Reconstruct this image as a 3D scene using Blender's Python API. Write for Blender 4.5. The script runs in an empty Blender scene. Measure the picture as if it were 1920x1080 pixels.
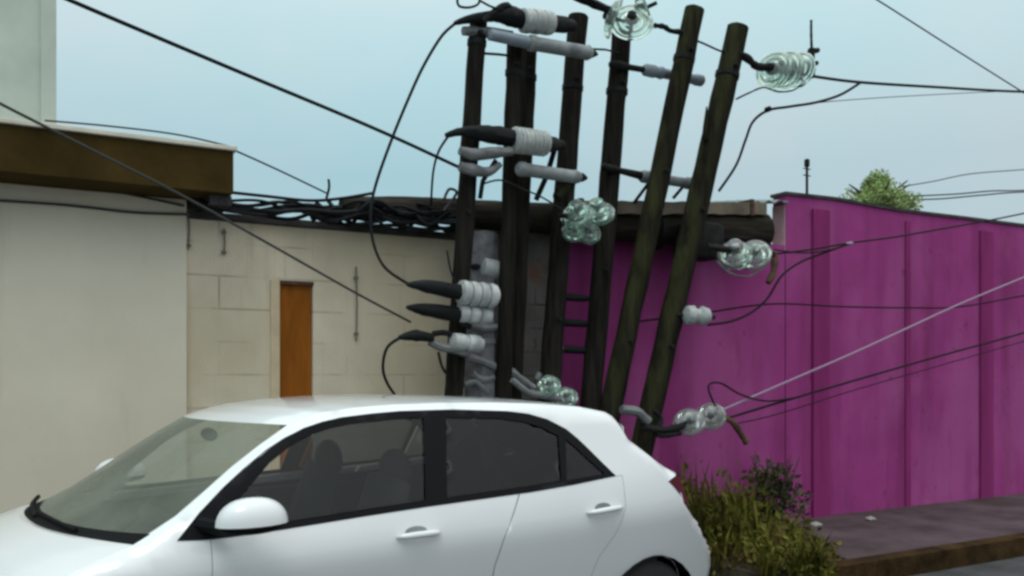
import bpy, bmesh, math, random
from mathutils import Vector, Matrix
from mathutils.geometry import delaunay_2d_cdt
random.seed(7)
R = math.radians
scene = bpy.context.scene
COL = scene.collection

# ------------------------------------------------------------------ camera, sky, sun, exposure
F, HZ, EYE = 1650.0, 700.0, 1.62          # focal length in photo pixels, horizon row, eye height
PH = math.atan(1650 / 2940)               # yaw between the view axis and the street normal
CS, SN = math.cos(PH), math.sin(PH)
cd = bpy.data.cameras.new('camera')
cam = bpy.data.objects.new('camera', cd)
COL.objects.link(cam)
cam.location = (0, 0, EYE)
cam.rotation_euler = (R(90), 0, -PH)
cd.sensor_width = 36
cd.lens = 36 * F / 1920
cd.shift_y = (HZ - 540) / 1920
cd.clip_start, cd.clip_end = 0.05, 3000
scene.camera = cam
scene.cycles.filter_width = 2.9

SUN_EL, SUN_AZ = R(68), R(215)            # azimuth clockwise from +Y
world = bpy.data.worlds.new("World")
scene.world = world
world.use_nodes = True
nt = world.node_tree
nt.nodes.clear()
def N(t, **k):
    n = nt.nodes.new(t)
    for a, b in k.items():
        setattr(n, a, b)
    return n
L = nt.links.new
sky = N('ShaderNodeTexSky', sky_type='NISHITA', sun_disc=False, sun_elevation=SUN_EL, sun_rotation=SUN_AZ,
        air_density=1.2, dust_density=6.0, ozone_density=1.5)
tc = N('ShaderNodeTexCoord')
sep = N('ShaderNodeSeparateXYZ'); L(tc.outputs['Generated'], sep.inputs[0])
grad = N('ShaderNodeValToRGB'); L(sep.outputs['Z'], grad.inputs[0])
e = grad.color_ramp.elements
e[0].position, e[0].color = 0.0, (.49, .60, .665, 1)
e[1].position, e[1].color = 0.85, (1.6, 1.66, 1.66, 1)
m = grad.color_ramp.elements.new(0.22); m.color = (.52, .645, .70, 1)
m = grad.color_ramp.elements.new(0.42); m.color = (.78, .87, .895, 1)
nz = N('ShaderNodeTexNoise'); nz.inputs['Scale'].default_value = 1.6; nz.inputs['Detail'].default_value = 4
mp = N('ShaderNodeMapping'); mp.inputs['Scale'].default_value = (1.3, 1.3, 2.6); mp.inputs['Location'].default_value = (.35, .1, .2)
L(tc.outputs['Generated'], mp.inputs[0]); L(mp.outputs[0], nz.inputs[0])
dt = N('ShaderNodeVectorMath', operation='DOT_PRODUCT'); dt.inputs[1].default_value = (CS, -SN, 0); L(tc.outputs['Generated'], dt.inputs[0])
ma = N('ShaderNodeMath', operation='MULTIPLY_ADD'); ma.inputs[1].default_value = .30; L(dt.outputs['Value'], ma.inputs[0]); L(nz.outputs[0], ma.inputs[2])
cr = N('ShaderNodeValToRGB'); L(ma.outputs[0], cr.inputs[0])
cr.color_ramp.elements[0].position, cr.color_ramp.elements[0].color = .33, (.80, 1.0, 1.02, 1)
cr.color_ramp.elements[1].position, cr.color_ramp.elements[1].color = .72, (1.10, 1.04, 1.02, 1)
mul = N('ShaderNodeMixRGB', blend_type='MULTIPLY'); mul.inputs[0].default_value = 1
L(grad.outputs[0], mul.inputs[1]); L(cr.outputs[0], mul.inputs[2])
sc10 = N('ShaderNodeMixRGB', blend_type='MULTIPLY'); sc10.inputs[0].default_value = 1
L(mul.outputs[0], sc10.inputs[1]); sc10.inputs[2].default_value = (10, 10, 10, 1)
mx = N('ShaderNodeMixRGB'); mx.inputs[0].default_value = .90
L(sky.outputs[0], mx.inputs[1]); L(sc10.outputs[0], mx.inputs[2])
bg = N('ShaderNodeBackground'); bg.inputs[1].default_value = .1
L(mx.outputs[0], bg.inputs[0])
L(bg.outputs[0], N('ShaderNodeOutputWorld').inputs[0])

sd = bpy.data.lights.new('sun', 'SUN')
sd.energy, sd.angle, sd.color = .6, R(25), (1, .96, .9)
sun = bpy.data.objects.new('sun', sd)
COL.objects.link(sun)
sun.rotation_euler = (R(90) - SUN_EL, 0, math.pi - SUN_AZ)
sun.location = (0, -5, 12)
vs = scene.view_settings
vs.view_transform, vs.look, vs.gamma, vs.exposure, vs.use_curve_mapping = 'Standard', 'None', 1, 0.0, False

# ------------------------------------------------------------------ materials
MATS = {}
def mat(name, col, rough=.7, metal=0, spec=.5, var=0, vscale=6, col2=None, bump=0, bscale=40, stretch=(1, 1, 1),
        coat=0, trans=0, ior=1.45, contrast=(.35, .65), extra=None):
    m = bpy.data.materials.new(name); m.use_nodes = True
    t = m.node_tree; b = t.nodes['Principled BSDF']
    b.inputs['Base Color'].default_value = (*col, 1)
    b.inputs['Roughness'].default_value = rough
    b.inputs['Metallic'].default_value = metal
    b.inputs['Specular IOR Level'].default_value = spec
    b.inputs['Coat Weight'].default_value = coat
    b.inputs['Coat Roughness'].default_value = .05
    b.inputs['Transmission Weight'].default_value = trans
    b.inputs['IOR'].default_value = ior
    tcn = t.nodes.new('ShaderNodeTexCoord'); mpn = t.nodes.new('ShaderNodeMapping')
    mpn.inputs['Scale'].default_value = stretch
    t.links.new(tcn.outputs['Object'], mpn.inputs[0])
    out = None
    if col2 or var:
        n = t.nodes.new('ShaderNodeTexNoise'); n.inputs['Scale'].default_value = vscale; n.inputs['Detail'].default_value = 6
        n.inputs['Roughness'].default_value = .6
        t.links.new(mpn.outputs[0], n.inputs[0])
        r = t.nodes.new('ShaderNodeValToRGB')
        r.color_ramp.elements[0].position, r.color_ramp.elements[1].position = contrast
        c2 = col2 or tuple(max(0, c * (1 - var)) for c in col)
        c1 = col if col2 else tuple(min(1, c * (1 + var)) for c in col)
        r.color_ramp.elements[0].color, r.color_ramp.elements[1].color = (*c2, 1), (*c1, 1)
        t.links.new(n.outputs[0], r.inputs[0])
        out = r.outputs[0]
    if extra:
        out = extra(t, out, mpn, tcn)
    if out:
        t.links.new(out, b.inputs['Base Color'])
    if bump:
        n = t.nodes.new('ShaderNodeTexNoise'); n.inputs['Scale'].default_value = bscale; n.inputs['Detail'].default_value = 8
        t.links.new(mpn.outputs[0], n.inputs[0])
        bp = t.nodes.new('ShaderNodeBump'); bp.inputs['Strength'].default_value = bump; bp.inputs['Distance'].default_value = .02
        t.links.new(n.outputs[0], bp.inputs['Height']); t.links.new(bp.outputs[0], b.inputs['Normal'])
    MATS[name] = m
    return m

def noise_layer(col, scale, lo, hi, stretch, amount=1.0, loc=(0, 0, 0)):
    """mix a second colour in where a (stretched) noise is high: stains, streaks, moss"""
    def f(t, out, mpn, tcn):
        mp = t.nodes.new('ShaderNodeMapping'); mp.inputs['Scale'].default_value = stretch; mp.inputs['Location'].default_value = loc
        t.links.new(tcn.outputs['Object'], mp.inputs[0])
        n = t.nodes.new('ShaderNodeTexNoise'); n.inputs['Scale'].default_value = scale; n.inputs['Detail'].default_value = 5
        t.links.new(mp.outputs[0], n.inputs[0])
        mr = t.nodes.new('ShaderNodeMapRange')
        mr.inputs[1].default_value, mr.inputs[2].default_value, mr.inputs[4].default_value = lo, hi, amount
        t.links.new(n.outputs[0], mr.inputs[0])
        mi = t.nodes.new('ShaderNodeMixRGB')
        t.links.new(mr.outputs[0], mi.inputs[0]); t.links.new(out, mi.inputs[1])
        mi.inputs[2].default_value = (*col, 1)
        return mi.outputs[0]
    return f
def chain(*fs):
    def f(t, out, mpn, tcn):
        for g in fs:
            out = g(t, out, mpn, tcn)
        return out
    return f
def bricks(mortar, w, h, ms, amount):
    def f(t, out, mpn, tcn):
        mp = t.nodes.new('ShaderNodeMapping'); mp.inputs['Rotation'].default_value = (R(90), 0, 0)
        t.links.new(tcn.outputs['Object'], mp.inputs[0])
        b = t.nodes.new('ShaderNodeTexBrick')
        b.inputs['Scale'].default_value = 1; b.inputs['Brick Width'].default_value = w; b.inputs['Row Height'].default_value = h
        b.inputs['Mortar Size'].default_value = ms; b.inputs['Mortar Smooth'].default_value = .3
        t.links.new(mp.outputs[0], b.inputs['Vector'])
        n = t.nodes.new('ShaderNodeTexNoise'); n.inputs['Scale'].default_value = 2.5
        t.links.new(tcn.outputs['Object'], n.inputs[0])
        n.inputs['Detail'].default_value = 4
        br = t.nodes.new('ShaderNodeMapRange'); br.inputs[1].default_value, br.inputs[2].default_value = .44, .62
        t.links.new(n.outputs[0], br.inputs[0])
        mm = t.nodes.new('ShaderNodeMath'); mm.operation = 'MULTIPLY'
        t.links.new(b.outputs['Fac'], mm.inputs[0]); t.links.new(br.outputs[0], mm.inputs[1])
        m2 = t.nodes.new('ShaderNodeMath'); m2.operation = 'MULTIPLY'; m2.inputs[1].default_value = amount
        t.links.new(mm.outputs[0], m2.inputs[0])
        mi = t.nodes.new('ShaderNodeMixRGB')
        t.links.new(m2.outputs[0], mi.inputs[0]); t.links.new(out, mi.inputs[1]); mi.inputs[2].default_value = (*mortar, 1)
        return mi.outputs[0]
    return f

M = MATS
mat('asphalt', (.05, .05, .052), .85, var=.4, vscale=3, bump=.5, bscale=150)
mat('pavement', (.088, .064, .071), .95, spec=.1, var=.28, vscale=2.2, bump=.5, bscale=70,
    extra=noise_layer((.04, .028, .024), 1.5, .5, .75, (1, 1, 1), .8))
mat('kerb', (.045, .026, .011), .95, spec=.08, var=.5, vscale=5, bump=.6, bscale=50)
mat('soil', (.055, .042, .026), .95, var=.5, vscale=4, bump=.8, bscale=40)
mat('plaster_beige', (.74, .675, .545), .95, spec=.15, var=.05, vscale=1.2, bump=.12, bscale=90,
    extra=chain(noise_layer((.60, .53, .41), 1.2, .5, .8, (1, 1, .35), .5), noise_layer((.44, .39, .29), 3, .60, .8, (1.5, 1.5, .22), .5)))
mat('block_beige', (.715, .62, .475), .95, spec=.15, var=.10, vscale=1.3, bump=.2, bscale=70,
    extra=chain(bricks((.24, .20, .14), .92, .23, .009, .6), noise_layer((.47, .39, .26), 1.1, .42, .72, (1, 1, .6), .8, (3, 0, 0)),
                noise_layer((.33, .28, .18), 3, .58, .8, (2.5, 1, .18), .65)))
mat('fascia_brown', (.055, .035, .010), .9, spec=.08, var=.25, vscale=3, bump=.2, bscale=40)
mat('cap_cream', (.66, .62, .52), .8, var=.15, vscale=5)
mat('tower_white', (.46, .52, .47), .85, var=.1, vscale=1.5, extra=noise_layer((.26, .30, .28), 3, .58, .72, (1, 1, .4), .7))
mat('door_orange', (.30, .095, .010), .75, spec=.15, var=.22, vscale=4, stretch=(3, 3, .5), bump=.1)
mat('jamb_cream', (.62, .5, .33), .8, var=.1)
mat('pink_wall', (.335, .052, .218), .9, spec=.15, var=.10, vscale=1.6, bump=.18, bscale=60,
    extra=chain(noise_layer((.21, .028, .12), 1.6, .46, .72, (2.2, 1, .16), .7), noise_layer((.42, .105, .30), .9, .47, .60, (1.3, 1, .5), .5), noise_layer((.42, .12, .29), 2.2, .56, .8, (.8, 1, .8), .5),
                noise_layer((.14, .045, .085), 4, .60, .78, (1.6, 1, .5), .5), noise_layer((.17, .03, .09), 9, .64, .70, (1, 1, .8), .5, (4, 0, 2))))
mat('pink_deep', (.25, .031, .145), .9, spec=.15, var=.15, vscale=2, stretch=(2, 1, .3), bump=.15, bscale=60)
mat('pink_end', (.55, .38, .40), .85, var=.12, vscale=5)
mat('coping_dark', (.05, .045, .045), .9, var=.4, vscale=6, bump=.4)
mat('grey_block', (.155, .140, .130), .95, var=.25, vscale=3, bump=.6, bscale=50,
    extra=chain(bricks((.05, .045, .04), .40, .2, .01, 1.0), noise_layer((.22, .085, .05), 2.2, .58, .66, (1, 1, 1), .7, (5, 2, 1))))
mat('concrete', (.165, .16, .172), .95, spec=.15, var=.45, vscale=6, bump=.5, bscale=60)
def moss(amount):
    """moss on the weather side of a post (the side facing left along the street)"""
    def f(t, out, mpn, tcn):
        geo = t.nodes.new('ShaderNodeNewGeometry'); dot = t.nodes.new('ShaderNodeVectorMath'); dot.operation = 'DOT_PRODUCT'
        dot.inputs[1].default_value = (-.93, -.36, 0); t.links.new(geo.outputs['Normal'], dot.inputs[0])
        mr = t.nodes.new('ShaderNodeMapRange'); mr.inputs[1].default_value, mr.inputs[2].default_value = .1, .85
        t.links.new(dot.outputs['Value'], mr.inputs[0])
        mp = t.nodes.new('ShaderNodeMapping'); mp.inputs['Scale'].default_value = (3, 3, .9)
        t.links.new(tcn.outputs['Object'], mp.inputs[0])
        n = t.nodes.new('ShaderNodeTexNoise'); n.inputs['Scale'].default_value = 2.6; n.inputs['Detail'].default_value = 6
        t.links.new(mp.outputs[0], n.inputs[0])
        m2 = t.nodes.new('ShaderNodeMapRange'); m2.inputs[1].default_value, m2.inputs[2].default_value, m2.inputs[4].default_value = .40, .62, amount
        t.links.new(n.outputs[0], m2.inputs[0])
        mm = t.nodes.new('ShaderNodeMath'); mm.operation = 'MULTIPLY'
        t.links.new(mr.outputs[0], mm.inputs[0]); t.links.new(m2.outputs[0], mm.inputs[1])
        mi = t.nodes.new('ShaderNodeMixRGB')
        t.links.new(mm.outputs[0], mi.inputs[0]); t.links.new(out, mi.inputs[1]); mi.inputs[2].default_value = (.058, .062, .022, 1)
        return mi.outputs[0]
    return f
mat('wood_dark', (.017, .0145, .012), .95, spec=.12, var=.5, vscale=9, stretch=(3, 3, .25), bump=1.0, bscale=12, extra=noise_layer((.04, .032, .027), 3, .55, .75, (3, 3, .2), .6))
mat('wood_moss', (.017, .015, .010), .95, spec=.12, var=.5, vscale=9, stretch=(3, 3, .25), bump=1.0, bscale=12, extra=moss(.55))
mat('wood_grey', (.036, .030, .025), .95, spec=.12, var=.45, vscale=9, stretch=(.3, 3, 3), bump=1.0, bscale=10,
    extra=noise_layer((.022, .019, .014), 2, .45, .62, (.6, 2, 2), .9))
mat('sheet_tan', (.16, .13, .095), .85, var=.4, vscale=3, bump=.3)
mat('sheet_green', (.13, .16, .15), .6, var=.3, vscale=4, bump=.2)
mat('black_rubber', (.006, .007, .008), .7, spec=.25, var=.3, vscale=10)
mat('cable_black', (.006, .007, .009), .7, spec=.2)
mat('cable_pale', (.30, .20, .30), .6)
mat('cable_grey', (.05, .053, .05), .7, spec=.2)
mat('mark_grey', (.17, .155, .125), .8)
mat('iron', (.014, .014, .014), .75, spec=.2, var=.4, vscale=12, bump=.3)
mat('galv', (.17, .175, .18), .6, metal=.2, var=.25, vscale=10)
mat('rust', (.09, .045, .028), .85, var=.5, vscale=14, bump=.5)
mat('porcelain', (.43, .45, .44), .4, var=.3, vscale=9, coat=.15, extra=noise_layer((.16, .16, .15), 7, .52, .75, (1, 1, 1), .7))
mat('porcelain_grey', (.235, .255, .26), .5, var=.25, vscale=8, extra=noise_layer((.10, .10, .10), 6, .55, .75, (1, 1, 1), .7))
mat('bushing_blue', (.24, .28, .33), .35, var=.15, vscale=8)
mat('glass_green', (.82, .95, .87), .07, trans=.87, ior=1.42)
mat('glass_sea', (.74, .94, .84), .05, trans=.90, ior=1.42)
mat('glass_smoke', (.70, .80, .74), .06, trans=.85, ior=1.42)
mat('car_white', (.78, .79, .80), .38, coat=1.0, var=.012, vscale=2)
mat('trim_black', (.0035, .004, .005), .55, spec=.15)
mat('plastic_black', (.007, .007, .008), .75, spec=.15)
mat('interior', (.019, .020, .021), .85, var=.2, vscale=20)
mat('headliner', (.30, .30, .29), .9)
mat('tyre', (.016, .016, .016), .85, bump=.3)
mat('alloy', (.45, .46, .47), .35, metal=.9)
mat('lamp_red', (.085, .003, .010), .35, spec=.3)
mat('lamp_clear', (.6, .62, .64), .1, coat=1)
mat('leaf_light', (.29, .385, .13), .6, var=.4, vscale=3)
mat('leaf_dark', (.050, .054, .014), .65, var=.5, vscale=3)
mat('weed_olive', (.10, .098, .016), .85, spec=.15, var=.55, vscale=2.2, extra=noise_layer((.12, .078, .028), 1.6, .46, .66, (1, 1, 1), .95))
mat('bark', (.08, .065, .045), .9, var=.4, bump=.6)
mat('paper_white', (.30, .28, .26), .8, var=.1)

def glass(name, tint, refl=.9, haze=0):
    m = bpy.data.materials.new(name); m.use_nodes = True
    t = m.node_tree; t.nodes.clear()
    tr = t.nodes.new('ShaderNodeBsdfTransparent'); tr.inputs[0].default_value = (*tint, 1)
    gl = t.nodes.new('ShaderNodeBsdfGlossy'); gl.inputs['Roughness'].default_value = .03
    gl.inputs[0].default_value = (refl, refl, refl, 1)
    lw = t.nodes.new('ShaderNodeLayerWeight'); lw.inputs[0].default_value = .5
    pw = t.nodes.new('ShaderNodeMath'); pw.operation = 'POWER'; pw.inputs[1].default_value = 5; t.links.new(lw.outputs['Facing'], pw.inputs[0])
    fr = t.nodes.new('ShaderNodeMath'); fr.operation = 'MULTIPLY_ADD'; fr.inputs[1].default_value = .93; fr.inputs[2].default_value = .038
    t.links.new(pw.outputs[0], fr.inputs[0])
    mi = t.nodes.new('ShaderNodeMixShader'); o = t.nodes.new('ShaderNodeOutputMaterial')
    t.links.new(fr.outputs[0], mi.inputs[0]); t.links.new(tr.outputs[0], mi.inputs[1]); t.links.new(gl.outputs[0], mi.inputs[2])
    out = mi.outputs[0]
    if haze:                                  # painted sky reflection: pale diffuse film on the pane
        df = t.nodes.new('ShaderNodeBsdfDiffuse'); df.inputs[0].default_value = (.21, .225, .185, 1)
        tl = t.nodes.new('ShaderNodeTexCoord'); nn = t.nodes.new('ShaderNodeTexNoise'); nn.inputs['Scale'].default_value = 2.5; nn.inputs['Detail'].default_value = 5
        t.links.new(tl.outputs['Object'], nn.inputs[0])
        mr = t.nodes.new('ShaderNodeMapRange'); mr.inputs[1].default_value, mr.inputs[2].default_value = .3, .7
        mr.inputs[3].default_value, mr.inputs[4].default_value = haze * .6, haze * 1.4
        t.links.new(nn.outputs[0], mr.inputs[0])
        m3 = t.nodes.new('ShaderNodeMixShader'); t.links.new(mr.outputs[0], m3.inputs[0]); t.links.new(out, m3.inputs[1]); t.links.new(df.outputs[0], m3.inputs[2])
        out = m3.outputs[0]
    t.links.new(out, o.inputs[0])
    MATS[name] = m
glass('window_glass', (.93, .96, .95))
glass('tinted_glass', (.12, .14, .14))
glass('windscreen_glass', (.80, .86, .82), haze=.50)

# ------------------------------------------------------------------ helpers
def at(px, py, Y):
    """photo pixel -> world point on the vertical plane at distance Y across the street"""
    a = (px - 960) / F
    d = Y / (CS - a * SN)
    return Vector((d * (a * CS + SN), Y, EYE + (HZ - py) / F * d))

ORG = {}
def empty(name, loc=(0, 0, 0), rz=0):
    o = bpy.data.objects.new(name, None); COL.objects.link(o)
    o.location = loc; o.rotation_euler = (0, 0, rz); o.empty_display_size = .2
    ORG[o.name] = Vector(loc) if rz == 0 else Vector((0, 0, 0))
    return o
def tag(o, label, cat, group=None):
    o['label'] = label; o['category'] = cat
    if group: o['group'] = group
    return o
def kind(o, k):
    o['kind'] = k; return o

class MB:
    def __init__(s): s.v, s.f = [], []
    def add(s, v, f):
        n = len(s.v); s.v += [Vector(p) for p in v]; s.f += [tuple(i + n for i in q) for q in f]; return s
    def box(s, a, b, bev=0):
        a, b = Vector(a), Vector(b)
        if bev:
            bm = bmesh.new(); bmesh.ops.create_cube(bm, size=1)
            for v in bm.verts: v.co = Vector([(a[i] + b[i]) / 2 + v.co[i] * (b[i] - a[i]) for i in range(3)])
            bmesh.ops.bevel(bm, geom=bm.edges[:], offset=bev, segments=2, affect='EDGES', profile=.5)
            bm.verts.ensure_lookup_table(); bm.verts.index_update()
            s.add([v.co.copy() for v in bm.verts], [[v.index for v in f.verts] for f in bm.faces]); bm.free(); return s
        v = [(x, y, z) for x in (a.x, b.x) for y in (a.y, b.y) for z in (a.z, b.z)]
        return s.add(v, [(0, 1, 3, 2), (4, 6, 7, 5), (0, 4, 5, 1), (2, 3, 7, 6), (0, 2, 6, 4), (1, 5, 7, 3)])
    def tube(s, pts, r, seg=8, cap=True, rot=0, jit=0):
        pts = [Vector(p) for p in pts]; n = len(pts)
        rs = r if isinstance(r, (list, tuple)) else [r] * n
        v, f = [], []; up = None
        for i, p in enumerate(pts):
            d = (pts[min(i + 1, n - 1)] - pts[max(i - 1, 0)]).normalized()
            if up is None:
                up = d.orthogonal().normalized()
                ref = Vector((0, 0, 1)) if abs(d.z) < .8 else Vector((0, 1, 0))
                up = (ref - d * ref.dot(d)).normalized()
            else:
                up = (up - d * up.dot(d)).normalized()
            w = d.cross(up)
            for k in range(seg):
                a = 2 * math.pi * k / seg + rot
                q = rs[i] * (1 + (random.uniform(-jit, jit) if jit else 0))
                v.append(p + (up * math.cos(a) + w * math.sin(a)) * q)
        for i in range(n - 1):
            for k in range(seg):
                a, b = i * seg + k, i * seg + (k + 1) % seg
                f.append((a, b, b + seg, a + seg))
        if cap:
            f.append(tuple(range(seg))[::-1]); f.append(tuple(range((n - 1) * seg, n * seg)))
        return s.add(v, f)
    def lathe(s, p0, p1, prof, seg=20):
        """prof: (fraction along p0-p1, radius in metres)"""
        p0, p1 = Vector(p0), Vector(p1); d = (p1 - p0).normalized()
        up = d.orthogonal().normalized(); w = d.cross(up); v, f = [], []
        for t, r in prof:
            c = p0.lerp(p1, t)
            for k in range(seg):
                a = 2 * math.pi * k / seg
                v.append(c + (up * math.cos(a) + w * math.sin(a)) * max(r, .0005))
        for i in range(len(prof) - 1):
            for k in range(seg):
                a, b = i * seg + k, i * seg + (k + 1) % seg
                f.append((a, b, b + seg, a + seg))
        f.append(tuple(range(seg))[::-1]); f.append(tuple(range((len(prof) - 1) * seg, len(prof) * seg)))
        return s.add(v, f)
    def blob(s, c, rad, seg=14, rings=8, jit=0, ax=None):
        c = Vector(c); v, f = [], []
        for i in range(rings + 1):
            th = math.pi * i / rings
            for k in range(seg):
                a = 2 * math.pi * k / seg; j = 1 + random.uniform(-jit, jit)
                v.append(c + Vector((rad[0] * math.sin(th) * math.cos(a) * j, rad[1] * math.sin(th) * math.sin(a) * j, rad[2] * math.cos(th) * j)))
        for i in range(rings):
            for k in range(seg):
                a, b = i * seg + k, i * seg + (k + 1) % seg
                f.append((a, a + seg, b + seg, b))
        return s.add(v, f)
    def build(s, name, m, parent=None, smooth=True, ang=40, merge=0):
        me = bpy.data.meshes.new(name)
        off = ORG.get(parent.name, Vector()) if parent else Vector()
        me.from_pydata([tuple(p - off) for p in s.v], [], s.f)
        bm = bmesh.new(); bm.from_mesh(me)
        if merge: bmesh.ops.remove_doubles(bm, verts=bm.verts[:], dist=merge)
        bmesh.ops.recalc_face_normals(bm, faces=bm.faces[:])
        bm.to_mesh(me); bm.free()
        me.materials.append(MATS[m] if isinstance(m, str) else m)
        if smooth:
            me.polygons.foreach_set('use_smooth', [True] * len(me.polygons))
            if ang < 180: me.set_sharp_from_angle(angle=R(ang))
        o = bpy.data.objects.new(name, me); COL.objects.link(o)
        if parent: o.parent = parent
        ORG[o.name] = off
        return o

def spline(pts, n=8):
    p = [Vector(q) for q in pts]
    if len(p) < 3:
        return [p[0].lerp(p[1], i / n) for i in range(n + 1)]
    out = []
    for i in range(len(p) - 1):
        a, b, c, d = p[max(i - 1, 0)], p[i], p[i + 1], p[min(i + 2, len(p) - 1)]
        for k in range(n):
            t = k / n
            out.append(.5 * ((2 * b) + (c - a) * t + (2 * a - 5 * b + 4 * c - d) * t * t + (3 * b - a - 3 * c + d) * t ** 3))
    out.append(p[-1]); return out

# ------------------------------------------------------------------ the setting: ground, road, pavement
WY = 6.34                                  # street face of the walls
g = MB(); g.add([(-900, -900, -.03), (900, -900, -.03), (900, 900, -.03), (-900, 900, -.03)], [(0, 1, 2, 3)])
kind(g.build('ground', 'soil', smooth=False), 'structure')
g = MB(); g.add([(-60, -9, 0), (80, -9, 0), (80, 4.58, 0), (4.6, 4.58, 0), (4.3, 6.0, 0), (4.3, 6.33, 0), (-60, 6.33, 0)], [(0, 1, 2, 3, 4, 5, 6)])
kind(g.build('road', 'asphalt', smooth=False), 'structure')
g = MB()
def prism(mb, poly, z0, z1):
    n = len(poly)
    mb.add([(x, y, z0) for x, y in poly] + [(x, y, z1) for x, y in poly],
           [tuple(range(n))[::-1], tuple(range(n, 2 * n))] + [(i, (i + 1) % n, n + (i + 1) % n, n + i) for i in range(n)])
    return mb
prism(g, [(5.72, 4.76), (80, 4.76), (80, 6.335), (6.2, 6.335)], -.02, .15)
kind(g.build('pavement', 'pavement', smooth=False), 'structure')
g = MB()
prism(g, [(5.30, 4.60), (80, 4.60), (80, 4.757), (5.34, 4.757)], -.02, .155)
kind(g.build('kerb', 'kerb', smooth=False), 'structure')
g = MB()
nx, ny = 26, 20
vv, ff = [], []
for j in range(ny + 1):
    for i in range(nx + 1):
        x, y = 4.3 + 1.75 * i / nx, 4.40 + 1.93 * j / ny
        x = max(x, 4.3 + (6.0 - y) * .42) if y < 6 else x
        edge = min(1, (i) / 4, (nx - i) / 4, j / 5) if x < 5.25 else min(1, (nx - i) / 4, max(0, (y - 4.76) * 5))
        vv.append((x, y, .05 + .12 * edge + .05 * math.sin(5 * x) * math.cos(4 * y) * edge - (.06 if edge <= 0 else 0)))
for j in range(ny):
    for i in range(nx):
        a = j * (nx + 1) + i; ff.append((a, a + 1, a + nx + 2, a + nx + 1))
g.add(vv, ff)
kind(g.build('verge_ground', 'soil'), 'structure')

# ------------------------------------------------------------------ buildings
# beige building: plastered part left of the joint, painted blockwork to its right
XJ = 1.0; XE = 3.12
bb = tag(empty('beige_building', (-2, WY, 0)), 'low beige building with a dark brown roof fascia and a narrow orange door', 'building')
MB().box((-14, WY - .03, 0), (XJ, WY + 4, 2.93)).build('plastered_wall', 'plaster_beige', bb, smooth=False)
w = MB()
DX0, DX1, DZ1 = 1.605, 1.885, 2.285
w.box((XJ + .002, WY, 0), (DX0, WY + .25, 2.68)); w.box((DX1, WY, 0), (XE, WY + .25, 2.68)); w.box((DX0 + .001, WY + .001, DZ1), (DX1 - .001, WY + .249, 2.679))
w.box((XJ + .002, WY + .251, 0), (XE, WY + 4, 2.66))
w.build('block_wall', 'block_beige', bb, smooth=False)
fa = MB(); fa.box((-14, 5.93, 2.80), (1.232, WY + 3.9, 3.075)); fa.build('fascia', 'fascia_brown', bb, smooth=False)
cp = MB(); cp.box((-14, 5.905, 3.077), (1.252, WY + 3.95, 3.107), .005); cp.build('fascia_cap', 'cap_cream', bb, smooth=False)
MB().box((1.10, 6.02, 2.735), (1.24, WY + .2, 2.798)).build('corbel', 'coping_dark', bb, smooth=False)
MB().box((XJ + .01, WY - .03, 2.682), (XE, WY + .3, 2.735), .008).build('wall_coping', 'coping_dark', bb, smooth=False)
door = MB().box((DX0 + .035, WY + .03, 0), (DX1 - .004, WY + .08, DZ1 - .004)).build('door', 'door_orange', bb, smooth=False)
jm = MB(); jm.box((DX0 - .03, WY - .015, 0), (DX0 + .033, WY + .10, DZ1 + .003))
jm.build('door_frame', 'jamb_cream', door, smooth=False)
lt = MB(); lt.box((DX0 + .036, WY - .012, DZ1 - .022), (DX1 + .002, WY + .10, DZ1 + .004)); lt.build('door_lintel', 'rust', door, smooth=False)
# faint vertical marks on the wall (cracks, stains), built as thin tubes
for px, y0, y1, lab in ((353, 392, 468, 'short dark conduit on the beige wall under the end of the brown fascia'),
                        (420, 428, 478, 'thin short grey conduit on the beige wall right of the brown fascia'),
                        (668, 500, 640, 'thin grey conduit on the beige wall right of the orange door')):
    a, b = at(px, y0, WY - .02), at(px, y1, WY - .02)
    t = tag(empty('mark', b), lab, 'mark')
    MB().tube([a, a.lerp(b, .5) + Vector((.006, 0, 0)), b], .006, 6).build('mark_line', 'mark_grey', t)
    for q in (.15, .9):
        c = a.lerp(b, q); MB().box(c - Vector((.015, .010, .010)), c + Vector((.015, .010, .010))).build('mark_spot', 'mark_grey', t, smooth=False)

# taller pale building behind, upper left
tb = tag(empty('tall_building', (-2.5, 11, 0)), 'tall pale building with stained edge rising behind the brown fascia', 'building')
p = at(99, 100, 9.5)
MB().box((-14, 9.5, 0), (p.x, 16, 9.5)).build('wall', 'tower_white', tb, smooth=False)
MB().box((p.x - .10, 9.47, 3.2), (p.x + .03, 9.499, 9.45)).build('corner_strip', 'tower_white', tb, smooth=False)
MB().box((-14, 9.40, 9.5), (p.x + .1, 16.1, 9.65)).build('roof_slab', 'cap_cream', tb, smooth=False)

# grey unpainted wall between the two painted ones
gw = MB().box((XE + .003, WY + .03, 0), (4.02, WY + .25, 2.93)).build('block_partition', 'grey_block', smooth=False)
tag(gw, 'narrow strip of bare grey block wall between the beige and pink walls', 'wall')

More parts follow.
